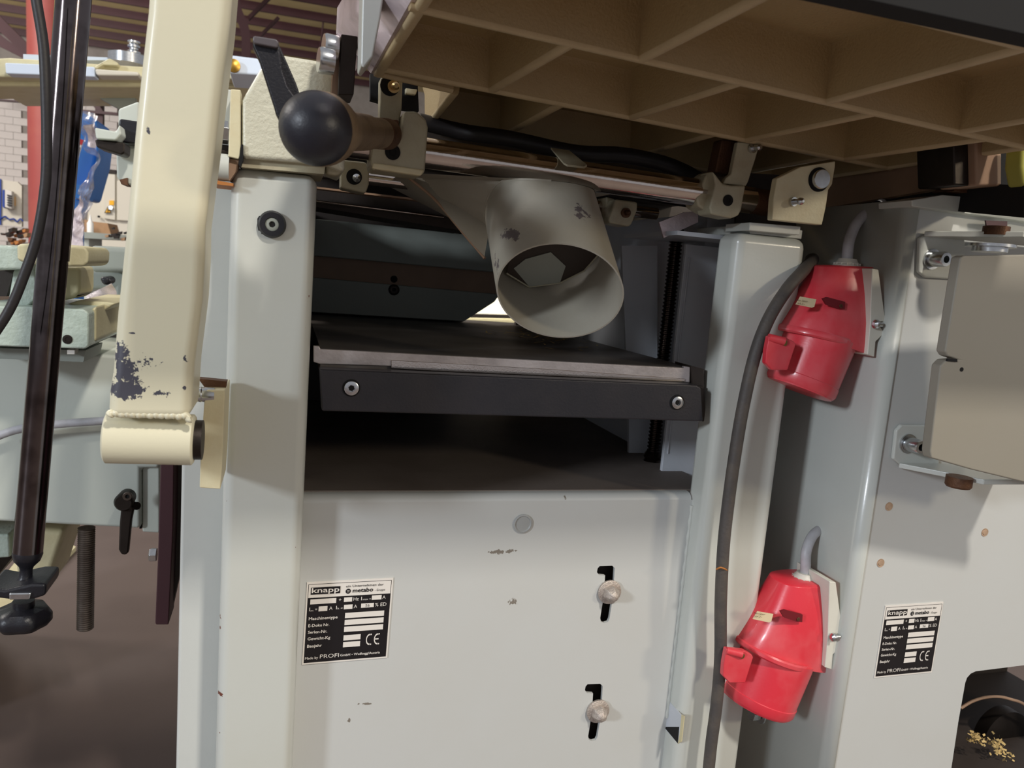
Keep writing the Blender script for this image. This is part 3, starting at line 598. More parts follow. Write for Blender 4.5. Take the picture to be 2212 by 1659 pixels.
pix('top', [(940, 640), (1200, 640), (1200, 684), (940, 678)], 2.2, .02, M['offwhite'], t)
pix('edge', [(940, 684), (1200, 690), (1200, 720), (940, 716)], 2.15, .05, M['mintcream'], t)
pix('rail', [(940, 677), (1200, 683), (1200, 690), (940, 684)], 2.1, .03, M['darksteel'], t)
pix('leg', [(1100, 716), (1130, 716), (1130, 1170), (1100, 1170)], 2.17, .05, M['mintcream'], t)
area('rear_table_fill', (.8, 1.75, 1.2), (.6, 2.2, .7), .3, 12, (1, .94, .85))  # small added light that brightens the table behind the slit
# ------------------------------------------------------------------ dust hood
t = thing('dust_hood', 'grey painted extraction hood with a round pipe outlet and chipped paint', 'dust hood', W(1208, 625, Y=.72))
def px_at(px, py, dist):
    d = RT*((px-1106)/FPX)+DN*((py-829.5)/FPX)+FW; return CAM+d*dist
pc = Vector((.2525, .700, .786)); r_p = .060
nrim = Vector((-.37, -1, -.904)).normalized(); ax = Vector((.03, .74, .67)).normalized()
def ring(center, nrm, r, n=72):
    n_ = nrm.normalized(); u = Vector((1, 0, 0)); u = (u-n_*u.dot(n_)).normalized(); v = n_.cross(u)
    return [center+(u*math.cos(2*math.pi*k/n)+v*math.sin(2*math.pi*k/n))*r for k in range(n)]
back = [p-ax*max(0, (p.z-.894)/ax.z) for p in ring(pc+ax*.125, -ax, r_p)]
def onto_rim(p, r):   # slide a back ring point along the pipe axis onto the slanting rim plane
    tt = (pc-p).dot(nrim)/ax.dot(nrim); return p+ax*tt
bm = bmesh.new(); outer0 = [bm.verts.new(onto_rim(p, 0)) for p in back]; outer1 = [bm.verts.new(p) for p in back]
cB = sum(back, Vector())/len(back); rx_ = ring(pc+ax*.125, -ax, r_p*.975); inn = [a_+ax*((b_-a_).dot(ax)) for a_, b_ in zip(rx_, back)]
in0 = [bm.verts.new(onto_rim(p, 0)) for p in inn]; in1 = [bm.verts.new(p) for p in inn]; n = len(back)
for k in range(n):
    j = (k+1) % n; bm.faces.new((outer0[k], outer0[j], outer1[j], outer1[k])); bm.faces.new((in0[k], in1[k], in1[j], in0[j])); bm.faces.new((outer0[k], in0[k], in0[j], outer0[j])); bm.faces.new((outer1[k], outer1[j], in1[j], in1[k]))
finish('outlet_pipe', bm, M['hood'], t, angle=50)
mz = .899
mouth = [W(868, 372, Z=mz), W(1318, 420, Z=mz), Vector((W(1318, 420, Z=mz).x, 1.0, mz)), Vector((W(868, 372, Z=mz).x, 1.0, mz))]
print('mouth', mouth)
def rect_at(k, n):   # match ring angle to a point on the mouth outline
    f = (k/n*4+2.5) % 4; i_ = int(f); a_ = f-i_
    return mouth[i_]*(1-a_)+mouth[(i_+1) % 4]*a_
bm = bmesh.new(); r0 = [bm.verts.new(cB+(p-cB)*1.008) for p in back]; cm = sum(mouth, Vector())/4; mo = []
ctr2 = cB
for p in back:   # each ring point runs to the nearest direction on the mouth outline
    d_ = p-ctr2; best = None
    for q in range(160):
        f = q/40; i_ = int(f) % 4; a_ = f-int(f); c_ = mouth[i_]*(1-a_)+mouth[(i_+1) % 4]*a_
        sc = Vector((d_.x, d_.y*1.0, 0)).normalized().dot(Vector((c_.x-cm.x, (c_.y-cm.y)*2.6, 0)).normalized())
        if best is None or sc > best[0]: best = (sc, c_)
    mo.append(bm.verts.new(best[1]))
for k in range(n):
    j = (k+1) % n
    if (mo[k].co-mo[j].co).length < 1e-5: bm.faces.new((r0[k], r0[j], mo[k]))
    else: bm.faces.new((r0[k], r0[j], mo[j], mo[k]))
o = finish('funnel', bm, M['hood'], t, angle=25)
# folded left wing of the hood
prism('wing', [W(880, 382, Y=.87), W(940, 432, Y=.86), W(1046, 556, Y=.80), W(1062, 470, Y=.81), W(1130, 408, Y=.84), W(1120, 390, Y=.86)], (0, .0015, .001), M['hood'], t)
tube('wing_edge', [W(882, 383, Y=.869), W(940, 432, Y=.859), W(1000, 503, Y=.828), W(1047, 558, Y=.80)], .0016, M['tan'], t, n=6)
# polygonal sheet edge inside the pipe with dark facets behind it
pin = pc+ax*.068
def on_plane(px, py, p, nn):
    d = RT*((px-1106)/FPX)+DN*((py-829.5)/FPX)+FW; return CAM+d*((p-CAM).dot(nn)/d.dot(nn))
lip = [(1094, 590), (1143, 620), (1210, 611), (1262, 585), (1297, 545)]
fac = [on_plane(x, y, pin, ax) for x, y in lip+[(1302, 500), (1250, 470), (1120, 480)]]
prism('inner_facet', fac, ax*.001, M['gloom'], t)
prism('inner_facet', [on_plane(x, y, pin-ax*.001, ax) for x, y in ((1110, 580), (1143, 619), (1210, 610), (1222, 575), (1190, 545), (1135, 560))], ax*.0008, M['greengrey'], t)
bm = bmesh.new(); lp = [on_plane(x, y, pin-ax*.001, ax) for x, y in lip]
for a, b in zip(lp, lp[1:]): tube_bm(bm, [a, b], .0009, 6)
finish('sheet_edge', bm, M['hoodin'], t)
tube('seam', [back[k]*1.0-ax*.0 for k in range(20, 54, 3)], .0012, M['hood'], t, n=6)
# ------------------------------------------------------------------ cast iron table, seen from below
ZT = .976
t = thing('planer_table', 'large ribbed tan cast iron machine table overhanging the frame, seen from below', 'machine table', (.4, .7, ZT))
def shear(o):
    for v in o.data.vertices: v.co.z += -.026*(v.co.x-.07)
    return o
TX0, TX1, TY0, TY1 = .072, .690, .398, .986
ow = [(.082, TY0), (TX1+.0, TY0), (.690, .93), (.662, TY1), (.158, TY1), (.150, .79), (.072, .775)]
DP = .046
shear(prism('top_plate', [(x, y, ZT+DP) for x, y in ow], (0, 0, .012), M['cast_tan'], t, bevel=.002))
def wall_rib(name, a, b, w0=.0095, w1=.012, z0=ZT, z1=ZT+DP):
    """a cast rib, thinner at its rounded lower edge"""
    a = Vector((a[0], a[1], 0)); b = Vector((b[0], b[1], 0)); d = (b-a).normalized(); nn = Vector((-d.y, d.x, 0)); bm = bmesh.new(); pr = []
    prof = [(-w1/2-.004, z1), (-w1/2-.001, z1-.008), (-w0/2, z0+.003), (-w0/2+.001, z0+.0006), (0, z0), (w0/2-.001, z0+.0006), (w0/2, z0+.003), (w1/2+.001, z1-.008), (w1/2+.004, z1)]
    for p in (a, b): pr.append([bm.verts.new(p+nn*o_+Vector((0, 0, z))) for o_, z in prof])
    k = len(prof)
    for i in range(k-1): bm.faces.new((pr[0][i], pr[0][i+1], pr[1][i+1], pr[1][i]))
    bm.faces.new(pr[0]); bm.faces.new(pr[1][::-1]); bm.faces.new((pr[0][0], pr[1][0], pr[1][-1], pr[0][-1]))
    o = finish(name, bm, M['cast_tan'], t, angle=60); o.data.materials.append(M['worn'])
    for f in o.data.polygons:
        if f.center.z < z0+.002 and abs(f.normal.z) > .3: f.material_index = 1  # bottom faces take the painted highlight tone
    return shear(o)
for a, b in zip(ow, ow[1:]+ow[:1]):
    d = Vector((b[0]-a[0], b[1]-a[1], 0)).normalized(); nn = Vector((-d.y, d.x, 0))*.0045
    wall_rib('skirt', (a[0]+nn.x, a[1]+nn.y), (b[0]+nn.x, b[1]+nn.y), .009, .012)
YA, YB = (.573, .60), (.757, .782)
def yl(p, x): return p[0]+(p[1]-p[0])*(x-.2)/(.43)
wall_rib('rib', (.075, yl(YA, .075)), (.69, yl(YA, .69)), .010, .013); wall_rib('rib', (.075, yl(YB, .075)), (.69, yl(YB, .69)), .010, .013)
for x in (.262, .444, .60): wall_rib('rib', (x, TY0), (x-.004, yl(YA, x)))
box('front_dark_strip', -.02, .80, .376, .394, ZT-.012, ZT+.085, M['hole'], t, bevel=.001)  # added dark strip that hides the brightly lit front skirt
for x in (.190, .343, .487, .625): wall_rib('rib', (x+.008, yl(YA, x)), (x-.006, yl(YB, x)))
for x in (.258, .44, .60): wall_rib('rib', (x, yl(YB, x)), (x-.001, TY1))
# machined end with painted web, above the dark clamp block
pix('machined_end', [(723, 84), (775, -40), (860, -160), (900, -160), (792, 148), (770, 148), (770, 95)], .775, .01, M['machined'], t)
prism('end_face', [(.070, .78, ZT+.004), (.078, .385, ZT+.004), (.078, .385, ZT+DP+.012), (.036, .78, ZT+DP+.012), (.036, .78, ZT+.035)], (.004, 0, 0), M['machined'], t)
pix('painted_web', [(784, -60), (836, -60), (822, 40), (806, 122), (786, 148), (779, 140), (781, 60)], .60, .03, M['paint'], t, bevel=.002)
# ------------------------------------------------------------------ round guide bar and clamp brackets
ba, bb = W(745, 305, Y=.80), W(1622, 433, Y=.80)
dd = (bb-ba).normalized()
t = thing('guide_bar', 'thick polished round steel bar running above the round pipe outlet', 'bar', (ba+bb)/2)
cyl('bar', ba, bb, .0152, M['steel'], t, n=48)
cyl('rusty_end', bb, W(1664, 440, Y=.80), .0150, M['rust'], t, n=48, bevel=.002)
t = thing('rear_bar', 'thin steel bar behind the thick polished one', 'bar', W(1380, 460, Y=.93))
cyl('bar', W(690, 372, Y=.92), W(1418, 462, Y=.92), .0075, M['steel'], t)
t = thing('clamp_bracket', 'cream clamp block with black screw hole on the bar beside the ball knob', 'bracket', W(860, 330, Y=.79))
pix('block', [(872, 240), (900, 240), (921, 258), (925, 275), (918, 372), (910, 379), (806, 365), (800, 352), (806, 308), (850, 304), (866, 296)], .775, .045, M['bracket'], t, bevel=.003)
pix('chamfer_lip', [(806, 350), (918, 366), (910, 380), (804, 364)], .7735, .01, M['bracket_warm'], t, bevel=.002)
cap_screw('set_screw', W(848, 329, Y=.775), (0, -1, 0), .0075, .0012, M['hole'], t)
pix('arm', [(822, 166), (870, 172), (868, 235), (856, 300), (820, 280)], .795, .02, M['bracket'], t, bevel=.002)
lathe('grease_nipple', W(849, 188, Y=.795), (.1, -1, -.1), [(0, .006), (.004, .006), (.004, .0036), (.010, .0032), (.012, .0038), (.015, .0022), (.015, .0008)], mat('nipple', (190, 160, 110), .35, metal=1), t, 20)
lathe('nipple_bore', W(842, 186, Y=.795), (0, -1, 0), [(0, .0095), (.0006, .0095)], M['hole'], t, 24)
pix('dark_gap', [(800, 158), (902, 172), (905, 240), (870, 236), (800, 215)], .83, .01, M['hole'], t)
pix('rusty_stub', [(876, 190), (902, 193), (898, 205), (876, 203)], .825, .006, M['bracket_warm'], t, bevel=.001)
t = thing('clamp_bracket', 'small dark cream bracket with a grease nipple hanging below the ball knob', 'bracket', W(768, 385, Y=.9))
pix('block', [(742, 345), (790, 350), (798, 362), (797, 398), (790, 418), (736, 406), (736, 352)], .88, .03, M['bracket'], t, bevel=.003)
lathe('grease_nipple', W(769, 386, Y=.88), (0, -1, 0), [(0, .005), (.006, .004), (.009, .0044), (.012, .0012)], M['zinc'], t, 16)
lathe('nipple_bore', W(765, 382, Y=.88), (0, -1, 0), [(0, .0085), (.0006, .0085)], M['hole'], t, 24)
t = thing('clamp_bracket', 'cream bracket with long arm and grease nipple clamped near the rusty bar end', 'bracket', W(1580, 420, Y=.79))
pix('block', [(1540, 368), (1562, 396), (1580, 400), (1612, 400), (1602, 455), (1596, 466), (1580, 472), (1536, 463), (1533, 448), (1545, 400)], .772, .03, M['bracket'], t, bevel=.0025)
pix('block_side', [(1540, 368), (1562, 396), (1545, 420), (1536, 463), (1508, 446), (1505, 430), (1525, 378)], .785, .03, M['bracket'], t, bevel=.003)
pix('arm', [(1594, 306), (1642, 310), (1632, 345), (1617, 392), (1612, 402), (1562, 397), (1568, 385), (1580, 375)], .778, .008, M['bracket'], t, bevel=.0015)
pix('arm_web', [(1560, 300), (1596, 305), (1580, 380), (1545, 372)], .80, .02, M['rust'], t, bevel=.002)
cap_screw('set_screw', W(1572, 433, Y=.772), (0, -1, 0), .0062, .0012, M['hole'], t)
lathe('grease_nipple', W(1624, 320, Y=.778), (.3, -1, 0), [(0, .0055), (.003, .0055), (.003, .0034), (.009, .003), (.011, .0036), (.013, .002), (.013, .0006)], M['zinc'], t, 20)
t = thing('clamp_bracket', 'small brown lit bracket on the thin bar right of the pipe outlet', 'bracket', W(1340, 460, Y=.9))
pix('block', [(1330, 430), (1378, 436), (1377, 455), (1365, 485), (1358, 490), (1316, 482), (1314, 472)], .88, .03, M['bracket'], t, bevel=.003)
pix('side', [(1310, 425), (1330, 430), (1316, 478), (1310, 470)], .90, .03, M['bracket'], t, bevel=.002)
lathe('grease_nipple', W(1351, 460, Y=.88), (0, -1, 0), [(0, .006), (.003, .006), (.003, .0034), (.009, .003), (.011, .0012)], M['rust'], t, 20)
# end block, warm lit
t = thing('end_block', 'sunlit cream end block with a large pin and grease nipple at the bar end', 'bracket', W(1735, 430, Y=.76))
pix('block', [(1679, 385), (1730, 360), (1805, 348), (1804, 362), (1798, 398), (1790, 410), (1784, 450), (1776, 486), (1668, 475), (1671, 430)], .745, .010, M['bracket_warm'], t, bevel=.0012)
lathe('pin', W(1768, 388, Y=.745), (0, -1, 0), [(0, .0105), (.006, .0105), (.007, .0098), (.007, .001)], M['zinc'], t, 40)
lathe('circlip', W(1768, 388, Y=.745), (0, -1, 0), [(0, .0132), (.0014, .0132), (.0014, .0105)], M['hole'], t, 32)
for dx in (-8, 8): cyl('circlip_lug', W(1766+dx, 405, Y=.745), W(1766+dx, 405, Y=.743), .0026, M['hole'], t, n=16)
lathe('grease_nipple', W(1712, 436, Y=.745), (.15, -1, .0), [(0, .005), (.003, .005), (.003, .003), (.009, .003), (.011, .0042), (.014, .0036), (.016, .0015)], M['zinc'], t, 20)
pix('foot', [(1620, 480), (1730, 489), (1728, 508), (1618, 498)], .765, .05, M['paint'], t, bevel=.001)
t = thing('angle_tab', 'bent grey steel tab hanging below the bar left of the right bracket', 'tab', W(1465, 485, Y=.85))
pix('tab', [(1424, 480), (1480, 458), (1508, 456), (1508, 480), (1434, 514)], .86, .003, M['machined'], t)
t = thing('bent_strip', 'small brown painted flat strip resting over the middle of the bar', 'strip', W(1230, 340, Y=.79))
prism('strip', [W(1190, 323, Y=.82), W(1230, 329, Y=.82), W(1268, 360, Y=.765), W(1262, 364, Y=.765), W(1226, 360, Y=.765), W(1218, 356, Y=.77)], (0, .001, .0022), M['bracket'], t)
tag(tube('slack_hose', [W(905, 262, Y=.93), W(1000, 285, Y=.93), W(1100, 300, Y=.9), W(1240, 330, Y=.88), W(1340, 335, Y=.88), W(1420, 350, Y=.88), W(1475, 370, Y=.88), W(1530, 400, Y=.9)], .0095, M['hose']), 'black hose sagging between the bar and the ribbed table', 'hose')
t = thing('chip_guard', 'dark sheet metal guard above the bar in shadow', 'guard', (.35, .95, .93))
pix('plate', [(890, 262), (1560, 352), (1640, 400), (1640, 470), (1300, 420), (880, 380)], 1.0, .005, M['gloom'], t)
pix('gap_blocker', [(1590, 372), (1720, 380), (1720, 505), (1590, 490)], .87, .004, M['gloom'], t)  # added dark plate, keeps bright background from showing through the gap
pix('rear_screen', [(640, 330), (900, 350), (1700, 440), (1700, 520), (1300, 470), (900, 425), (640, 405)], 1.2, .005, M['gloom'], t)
# ------------------------------------------------------------------ head casting left of the bar
t = thing('head_casting', 'rough cream cast head block with a cut corner on top of the left column', 'casting', W(610, 370, Y=.76))
pix('casting', [(605, 117), (686, 130), (745, 136), (745, 372), (705, 356), (522, 341), (522, 216), (561, 149)], .755, .10, M['cast'], t, bevel=.004, seg=3)
pix('underside', [(523, 341), (703, 356), (700, 376), (521, 361)], .762, .08, M['bracket'], t)
pix('black_packer', [(521, 312), (525, 312), (525, 345), (519, 360), (515, 355)], .752, .03, M['hole'], t)
pix('hanging_lug', [(703, 352), (740, 345), (742, 368), (730, 380), (705, 376)], .77, .02, M['bracket'], t, bevel=.003)
t = thing('stop_plate', 'upright cream stop plate with two hex bolts left of the cast head block', 'plate', W(508, 340, Y=.76))
pix('plate', [(498, 192), (520, 194), (520, 335), (516, 344), (492, 338), (493, 334)], .755, .02, M['bracket_warm'], t, bevel=.001)
pix('rear_plate', [(478, 190), (505, 194), (512, 200), (500, 370), (462, 390), (470, 300)], .78, .05, M['paint'], t, bevel=.002)
pix('lower_side', [(492, 342), (516, 346), (512, 368), (496, 390), (493, 388)], .76, .02, M['tan'], t)
hex_bolt('hex_bolt', W(494, 287, Y=.765), (-1, -.1, 0), .0105, .009, M['zinc'], t)
hex_bolt('hex_bolt', W(493, 335, Y=.775), (-1, -.1, 0), .009, .007, M['darksteel'], t)
lathe('round_boss', W(496, 363, Y=.765), (-1, 0, 0), [(0, .012), (.010, .012), (.012, .010)], M['paint'], t)
pix('rusty_lip', [(460, 388), (504, 396), (503, 402), (459, 397)], .76, .05, M['orange'], t)
t = thing('clamp_block', 'dark steel clamp block with two chrome socket screws against the table end', 'clamp block', W(750, 140, Y=.74))
pix('block', [(737, 73), (773, 78), (764, 205), (730, 205)], .725, .04, M['darksteel'], t, bevel=.001)
pix('side', [(722, 95), (737, 78), (732, 205), (716, 205)], .735, .04, M['tan'], t)
lathe('chrome_screw', W(728, 106, Y=.73), (-1, -.15, 0), [(0, .0112), (.010, .0115), (.012, .0105)], M['zinc'], t, 32)
lathe('chrome_screw', W(720, 135, Y=.722), (-1, -.15, 0), [(0, .0108), (.011, .0112), (.013, .0102)], M['zinc'], t, 32)
# ball lever
BY = .56
t = thing('ball_lever', 'large black ball knob on a tapered brown clamping shaft', 'lever', W(683, 278, Y=BY))
pb = W(683, 278, Y=BY); ps = W(838, 290, Y=.74); ad = (ps-pb).normalized(); LL = (ps-pb).length
ballr = .0248
prof = [(-ballr, .0002)]+[(-ballr*math.cos(math.radians(a)), ballr*math.sin(math.radians(a))) for a in range(6, 100, 6)]
lathe('ball', pb, ad, prof, mat('ball_plastic', (30, 31, 40), .42, bump=.12, bscale=260, mottle=.4, mscale=45, mcol=(46, 42, 44)), t, 56)
lathe('tapered_sleeve', pb, ad, [(.002, .0250), (.012, .0252), (.024, .0235), (.05, .018), (.07, .015), (LL*.62, .0145), (LL*.62, .013), (LL*.98, .0135)], mat('brown_sleeve', (136, 116, 92), .5, metal=.3, bump=.3, mottle=.6, mscale=50, mcol=(88, 68, 52)), t, 40)
lathe('rusty_collar', ps, ad, [(-.03, .0135), (-.004, .014), (.0, .013)], M['rust'], t, 32)
prism('rust_pad', poly([(835, 258), (862, 258), (862, 290), (852, 303), (828, 303)], .765), (0, .01, 0), M['rust'], t, bevel=.002)
t = thing('crank_handle', 'flat black twin web crank handle rising above the ball knob', 'handle', W(620, 200, Y=.66))
LYc = .62
pix('front_web', [(545, 84), (551, 76), (596, 86), (603, 96), (611, 150), (622, 185), (660, 240), (640, 285), (605, 262), (596, 245), (592, 230), (560, 130), (546, 100)], LYc, .012, M['plastic'], t, bevel=.002)
pix('rear_web', [(598, 95), (605, 100), (640, 180), (655, 225), (628, 225), (600, 150)], LYc+.014, .006, M['plastic'], t, bevel=.0015)
pix('grip_cap', [(547, 76), (598, 84), (603, 92), (600, 104), (548, 94), (545, 86)], LYc-.004, .022, mat('worn_black', (88, 82, 84), .3, coat=.3), t, bevel=.003)
lathe('hub', W(650, 262, Y=LYc+.01), (0, -1, 0), [(-.01, .016), (.012, .016)], M['plastic'], t)
# ------------------------------------------------------------------ cream support arm in front
AY = .62
t = thing('support_arm', 'thick cream square tube arm with chipped paint and welded pivot sleeve', 'arm', W(330, 945, Y=AY))
pix('square_tube', [(345, -420), (535, -420), (505, -60), (497, 40), (483, 150), (473, 236), (466, 300), (442, 490), (441, 560), (436, 649), (419, 784), (411, 908), (230, 908), (233, 850), (241, 800), (250, 682), (270, 490), (290, 270), (304, 135), (317, 20), (322, -60)], AY, .062, M['cream'], t, bevel=.0085, seg=4)
a = W(228, 944, Y=AY+.028); b = W(421, 950, Y=AY+.028)
rs = .0205
bm = bmesh.new(); lathe_bm(bm, a, b-a, [(0, rs-.002), (.0015, rs), ((b-a).length-.0015, rs), ((b-a).length, rs-.002)], 48); finish('pivot_sleeve', bm, M['cream'], t, angle=50)
bm = bmesh.new(); pts = [W(236+k*4.3, 894+.8*math.sin(k*1.3)+(-2 if 0 < k < 40 else 4)+k*.15, Y=AY+.0035) for k in range(42)]
tube_bm(bm, spline(pts, 3), lambda s: .0030+.0003*math.sin(s*90), 10); finish('weld_bead', bm, M['cream'], t, angle=80)
lathe('pivot_washer', b, (1, 0, 0), [(0, .016), (.006, .016)], M['darksteel'], t, 32)
t = thing('pivot_plate', 'narrow cream pivot plate bolted beside the lower end of the thick arm', 'plate', W(460, 1050, Y=.70))
pix('plate', [(443, 846), (447, 842), (486, 843), (480, 1000), (476, 1057), (431, 1054), (434, 960)], .70, .062, M['bracket_warm'], t, bevel=.001)
pix('rusty_top', [(428, 818), (490, 824), (487, 843), (446, 842)], .715, .012, M['rust'], t)
lathe('threaded_bolt', W(421, 852, Y=.705), (1, .02, 0), [(0, .0062), (.002, .0068), (.003, .0062), (.005, .0068), (.006, .0062), (.008, .0068), (.016, .0062)], M['zinc'], t, 24)
pix('black_bush', [(412, 955), (436, 955), (432, 992), (410, 988)], .70, .02, M['hole'], t, bevel=.002)
# ------------------------------------------------------------------ right cabinet
CX, CY = .657, .71
t = thing('saw_cabinet', 'tall light grey machine cabinet with rounded corner and rounded opening low down', 'machine cabinet', (.85, .8, 0))
CAB = t
topz = .917
op = [(2052, 1680), (2070, 1560), (2085, 1475), (2089, 1464), (2097, 1455), (2108, 1450), (2212, 1437), (2400, 1412), (2400, 1760), (2040, 1760)]
prism('front_panel', [(CX+.012, CY, .02), (1.3, CY, .02), (1.3, CY, topz), (CX+.012, CY, topz)], (0, .0025, 0), M['paint_panel'], t, 0, [poly(op, CY)], smooth=False)
bm = bmesh.new(); rows = []
for k in range(13):
    a = k/12*math.pi/2; rows.append([bm.verts.new((CX+.012-.012*math.sin(a), CY+.012-.012*math.cos(a), z)) for z in (.02, topz)])
rows.append([bm.verts.new((CX, 1.5, z)) for z in (.02, topz)])
for a, b in zip(rows, rows[1:]): bm.faces.new((a[0], b[0], b[1], a[1]))
o = finish('side_panel', bm, mat('cabinet_side_paint', PAINT, .32, bump=.05, bscale=240, coat=.4, mottle=.08, mscale=6), t, angle=60); so = o.modifiers.new('thick', 'SOLIDIFY'); so.thickness = .002
box('top_panel', CX+.004, 1.3, CY+.004, 1.5, topz-.003, topz, M['paint'], t)
pix('top_plate', [(1970, 432), (2036, 421), (2300, 440), (2300, 492), (2212, 478), (1970, 446)], CY-.012, .05, M['paint'], t, bevel=.001)
for (px, py) in ((1920, 1094), (2127, 1150), (1902, 1216)): lathe('filled_screw', W(px, py, Y=CY), (0, -1, 0), [(-.001, .0052), (.0006, .0052), (.0003, .0036), (.001, .0032)], M['putty'], t, 24)
p_ = rating_plate(t, (1913, 1308), (2038, 1300.5), (2013, 1452), (1888, 1465), CY-.001)
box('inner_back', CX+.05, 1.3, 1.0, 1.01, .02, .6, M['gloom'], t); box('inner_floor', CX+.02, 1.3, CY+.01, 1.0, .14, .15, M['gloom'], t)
tube('pulley_rim', [W(2075, 1530, Y=.80), W(2100, 1515, Y=.80), W(2130, 1506, Y=.80), W(2160, 1505, Y=.80), W(2185, 1511, Y=.80), W(2210, 1520, Y=.80), W(2240, 1545, Y=.80)], .0022, M['tan'], t)
lathe('pulley', W(2150, 1580, Y=.85), (0, -1, 0), [(0, .045), (.02, .045), (.025, .03)], M['darksteel'], t, 48)
cyl('grey_hole', W(1893, 452, X=CX), W(1893, 452, X=CX)+Vector((-.0012, 0, 0)), .010, M['hole'], t)
bm = bmesh.new()
for k in range(150):
    c_ = random.choice([(2125, 1598), (2155, 1605), (2160, 1622), (2105, 1592), (2180, 1640)]); p = W(random.gauss(c_[0], 9), random.gauss(c_[1], 6), Y=.772+random.random()*.02)
    a_ = Vector((random.gauss(0, 1), random.gauss(0, 1), random.gauss(0, 1))).normalized()*random.uniform(.001, .0035); b_ = a_.orthogonal().normalized()*random.uniform(.0008, .002)
    bm.faces.new([bm.verts.new(q) for q in (p-a_-b_, p+a_-b_*.6, p+a_+b_, p-a_+b_)])
tag(finish('sawdust_clump', bm, M['chipwood'], None, smooth=False), 'clump of pale wood shavings caught inside the dark cabinet opening', 'shavings', kind='stuff')
# brown skirt of the saw table above the cabinet
t = thing('saw_table_skirt', 'brown saw table skirt and dark carriage under the right end of the ribbed table', 'table', (.75, .75, .95))
prism('skirt', [W(1765, 452, X=.70), W(2060, 402, X=.70), W(2068, 240, X=.70), W(1765, 300, X=.70)], (.01, 0, 0), M['tan'], t)
pix('carriage', [(2060, 300), (2110, 290), (2112, 402), (2062, 400)], .66, .05, M['darksteel'], t, bevel=.002)
pix('carriage', [(2108, 290), (2165, 290), (2165, 402), (2110, 402)], .65, .05, M['tan'], t, bevel=.003)
pix('carriage_dark', [(2160, 280), (2300, 270), (2300, 440), (2160, 405)], .67, .05, M['hole'], t)
pix('yellow_tube', [(2210, 300), (2230, 300), (2230, 410), (2212, 402), (2205, 360)], .62, .02, M['dullyellow'], t, bevel=.004)
prism('black_gap', [W(1745, 470, X=.712), W(1960, 446, X=.712), W(2212, 470, X=.712), W(2212, 400, X=.712), W(2060, 395, X=.712), W(1745, 430, X=.712)], (.01, 0, 0), M['hole'], t)
pix('lower_rail', [(2070, 405), (2300, 410), (2300, 440), (2212, 436), (2060, 412)], .69, .03, M['rust'], t)
# hinge brackets and grey door
t = thing('hinged_cover', 'thick grey cover plate hung on two bolted hinge brackets of the cabinet', 'cover', W(2110, 800, Y=.6))
pix('cover_plate', [(2075, 556), (2084, 552), (2330, 548), (2330, 1070), (2212, 1042), (2100, 1015), (2012, 990), (2010, 975), (2032, 790), (2044, 778), (2066, 776), (2048, 770), (2042, 760)], .60, .012, mat('cover_paint', (142, 137, 125), .55, bump=.04, mottle=.12, mscale=8, mcol=(134, 126, 102)), t, bevel=.0025)
def hinge(pts_flange, pts_leg, bolt, flip):
    b = pix('hinge_bracket', pts_leg, CY-.005, .005, M['paint'], t, bevel=.002)
    return b
hb = pix('hinge_bracket', [(1987, 514), (2000, 508), (2085, 512), (2085, 605), (2000, 600), (1985, 588)], CY-.006, .0055, M['paint'], t, bevel=.002)
a1, a2 = W(1995, 511, Y=CY-.006), W(2360, 520, Y=CY-.006)
prism('flange', [a1, W(2360, 545, Y=CY-.006), a2+Vector((0, -.075, 0)), W(2080, 516, Y=CY-.006)+Vector((0, -.075, 0))], (0, 0, .006), M['paint'], hb, bevel=.001)
hb2 = pix('hinge_bracket', [(1937, 930), (1948, 918), (2030, 918), (2030, 1025), (1945, 1005), (1930, 992)], CY-.006, .0055, M['paint'], t, bevel=.002)
q0 = W(1942, 1000, Y=CY-.006)
prism('flange', [q0, q0+Vector((.16, 0, 0)), q0+Vector((.14, -.07, 0)), q0+Vector((.05, -.07, 0))], (0, 0, -.006), M['paint'], hb2, bevel=.001)
for (px, py), par in (((2012, 560), hb), ((1960, 958), hb2)):
    p = W(px, py, Y=CY-.006)
    lathe('washer', p, (0, -1, 0), [(0, .0115), (.002, .0115)], M['zinc'], par, 32)
    cap_screw('cap_screw', p+Vector((0, -.002, 0)), (.05, -1, 0), .0085, .018, M['zinc'], par)
lathe('pivot_pin', W(2075, 1018, Y=.645)+Vector((0, 0, -.006)), (0, 0, -1), [(0, .0135), (.010, .0135), (.012, .012)], M['rust'], t, 32)
lathe('pivot_washer', W(2140, 528, Y=.655), (0, 0, -1), [(0, .024), (.003, .024), (.003, .017), (.008, .017)], M['zinc'], t, 40)
lathe('pivot_pin', W(2150, 508, Y=.655), (0, 0, 1), [(0, .013), (.009, .013)], M['rust'], t, 32)
pix('dark_slot', [(2130, 476), (2176, 478), (2176, 494), (2132, 492)], CY-.014, .002, M['maroon'], t)
pix('latch_slot', [(2048, 775), (2068, 776), (2068, 782), (2046, 780)], .5985, .002, M['hole'], t)
lathe('small_hole', W(2077, 798, Y=.6), (0, -1, 0), [(0, .0022), (.0004, .0022)], M['hole'], t, 12)
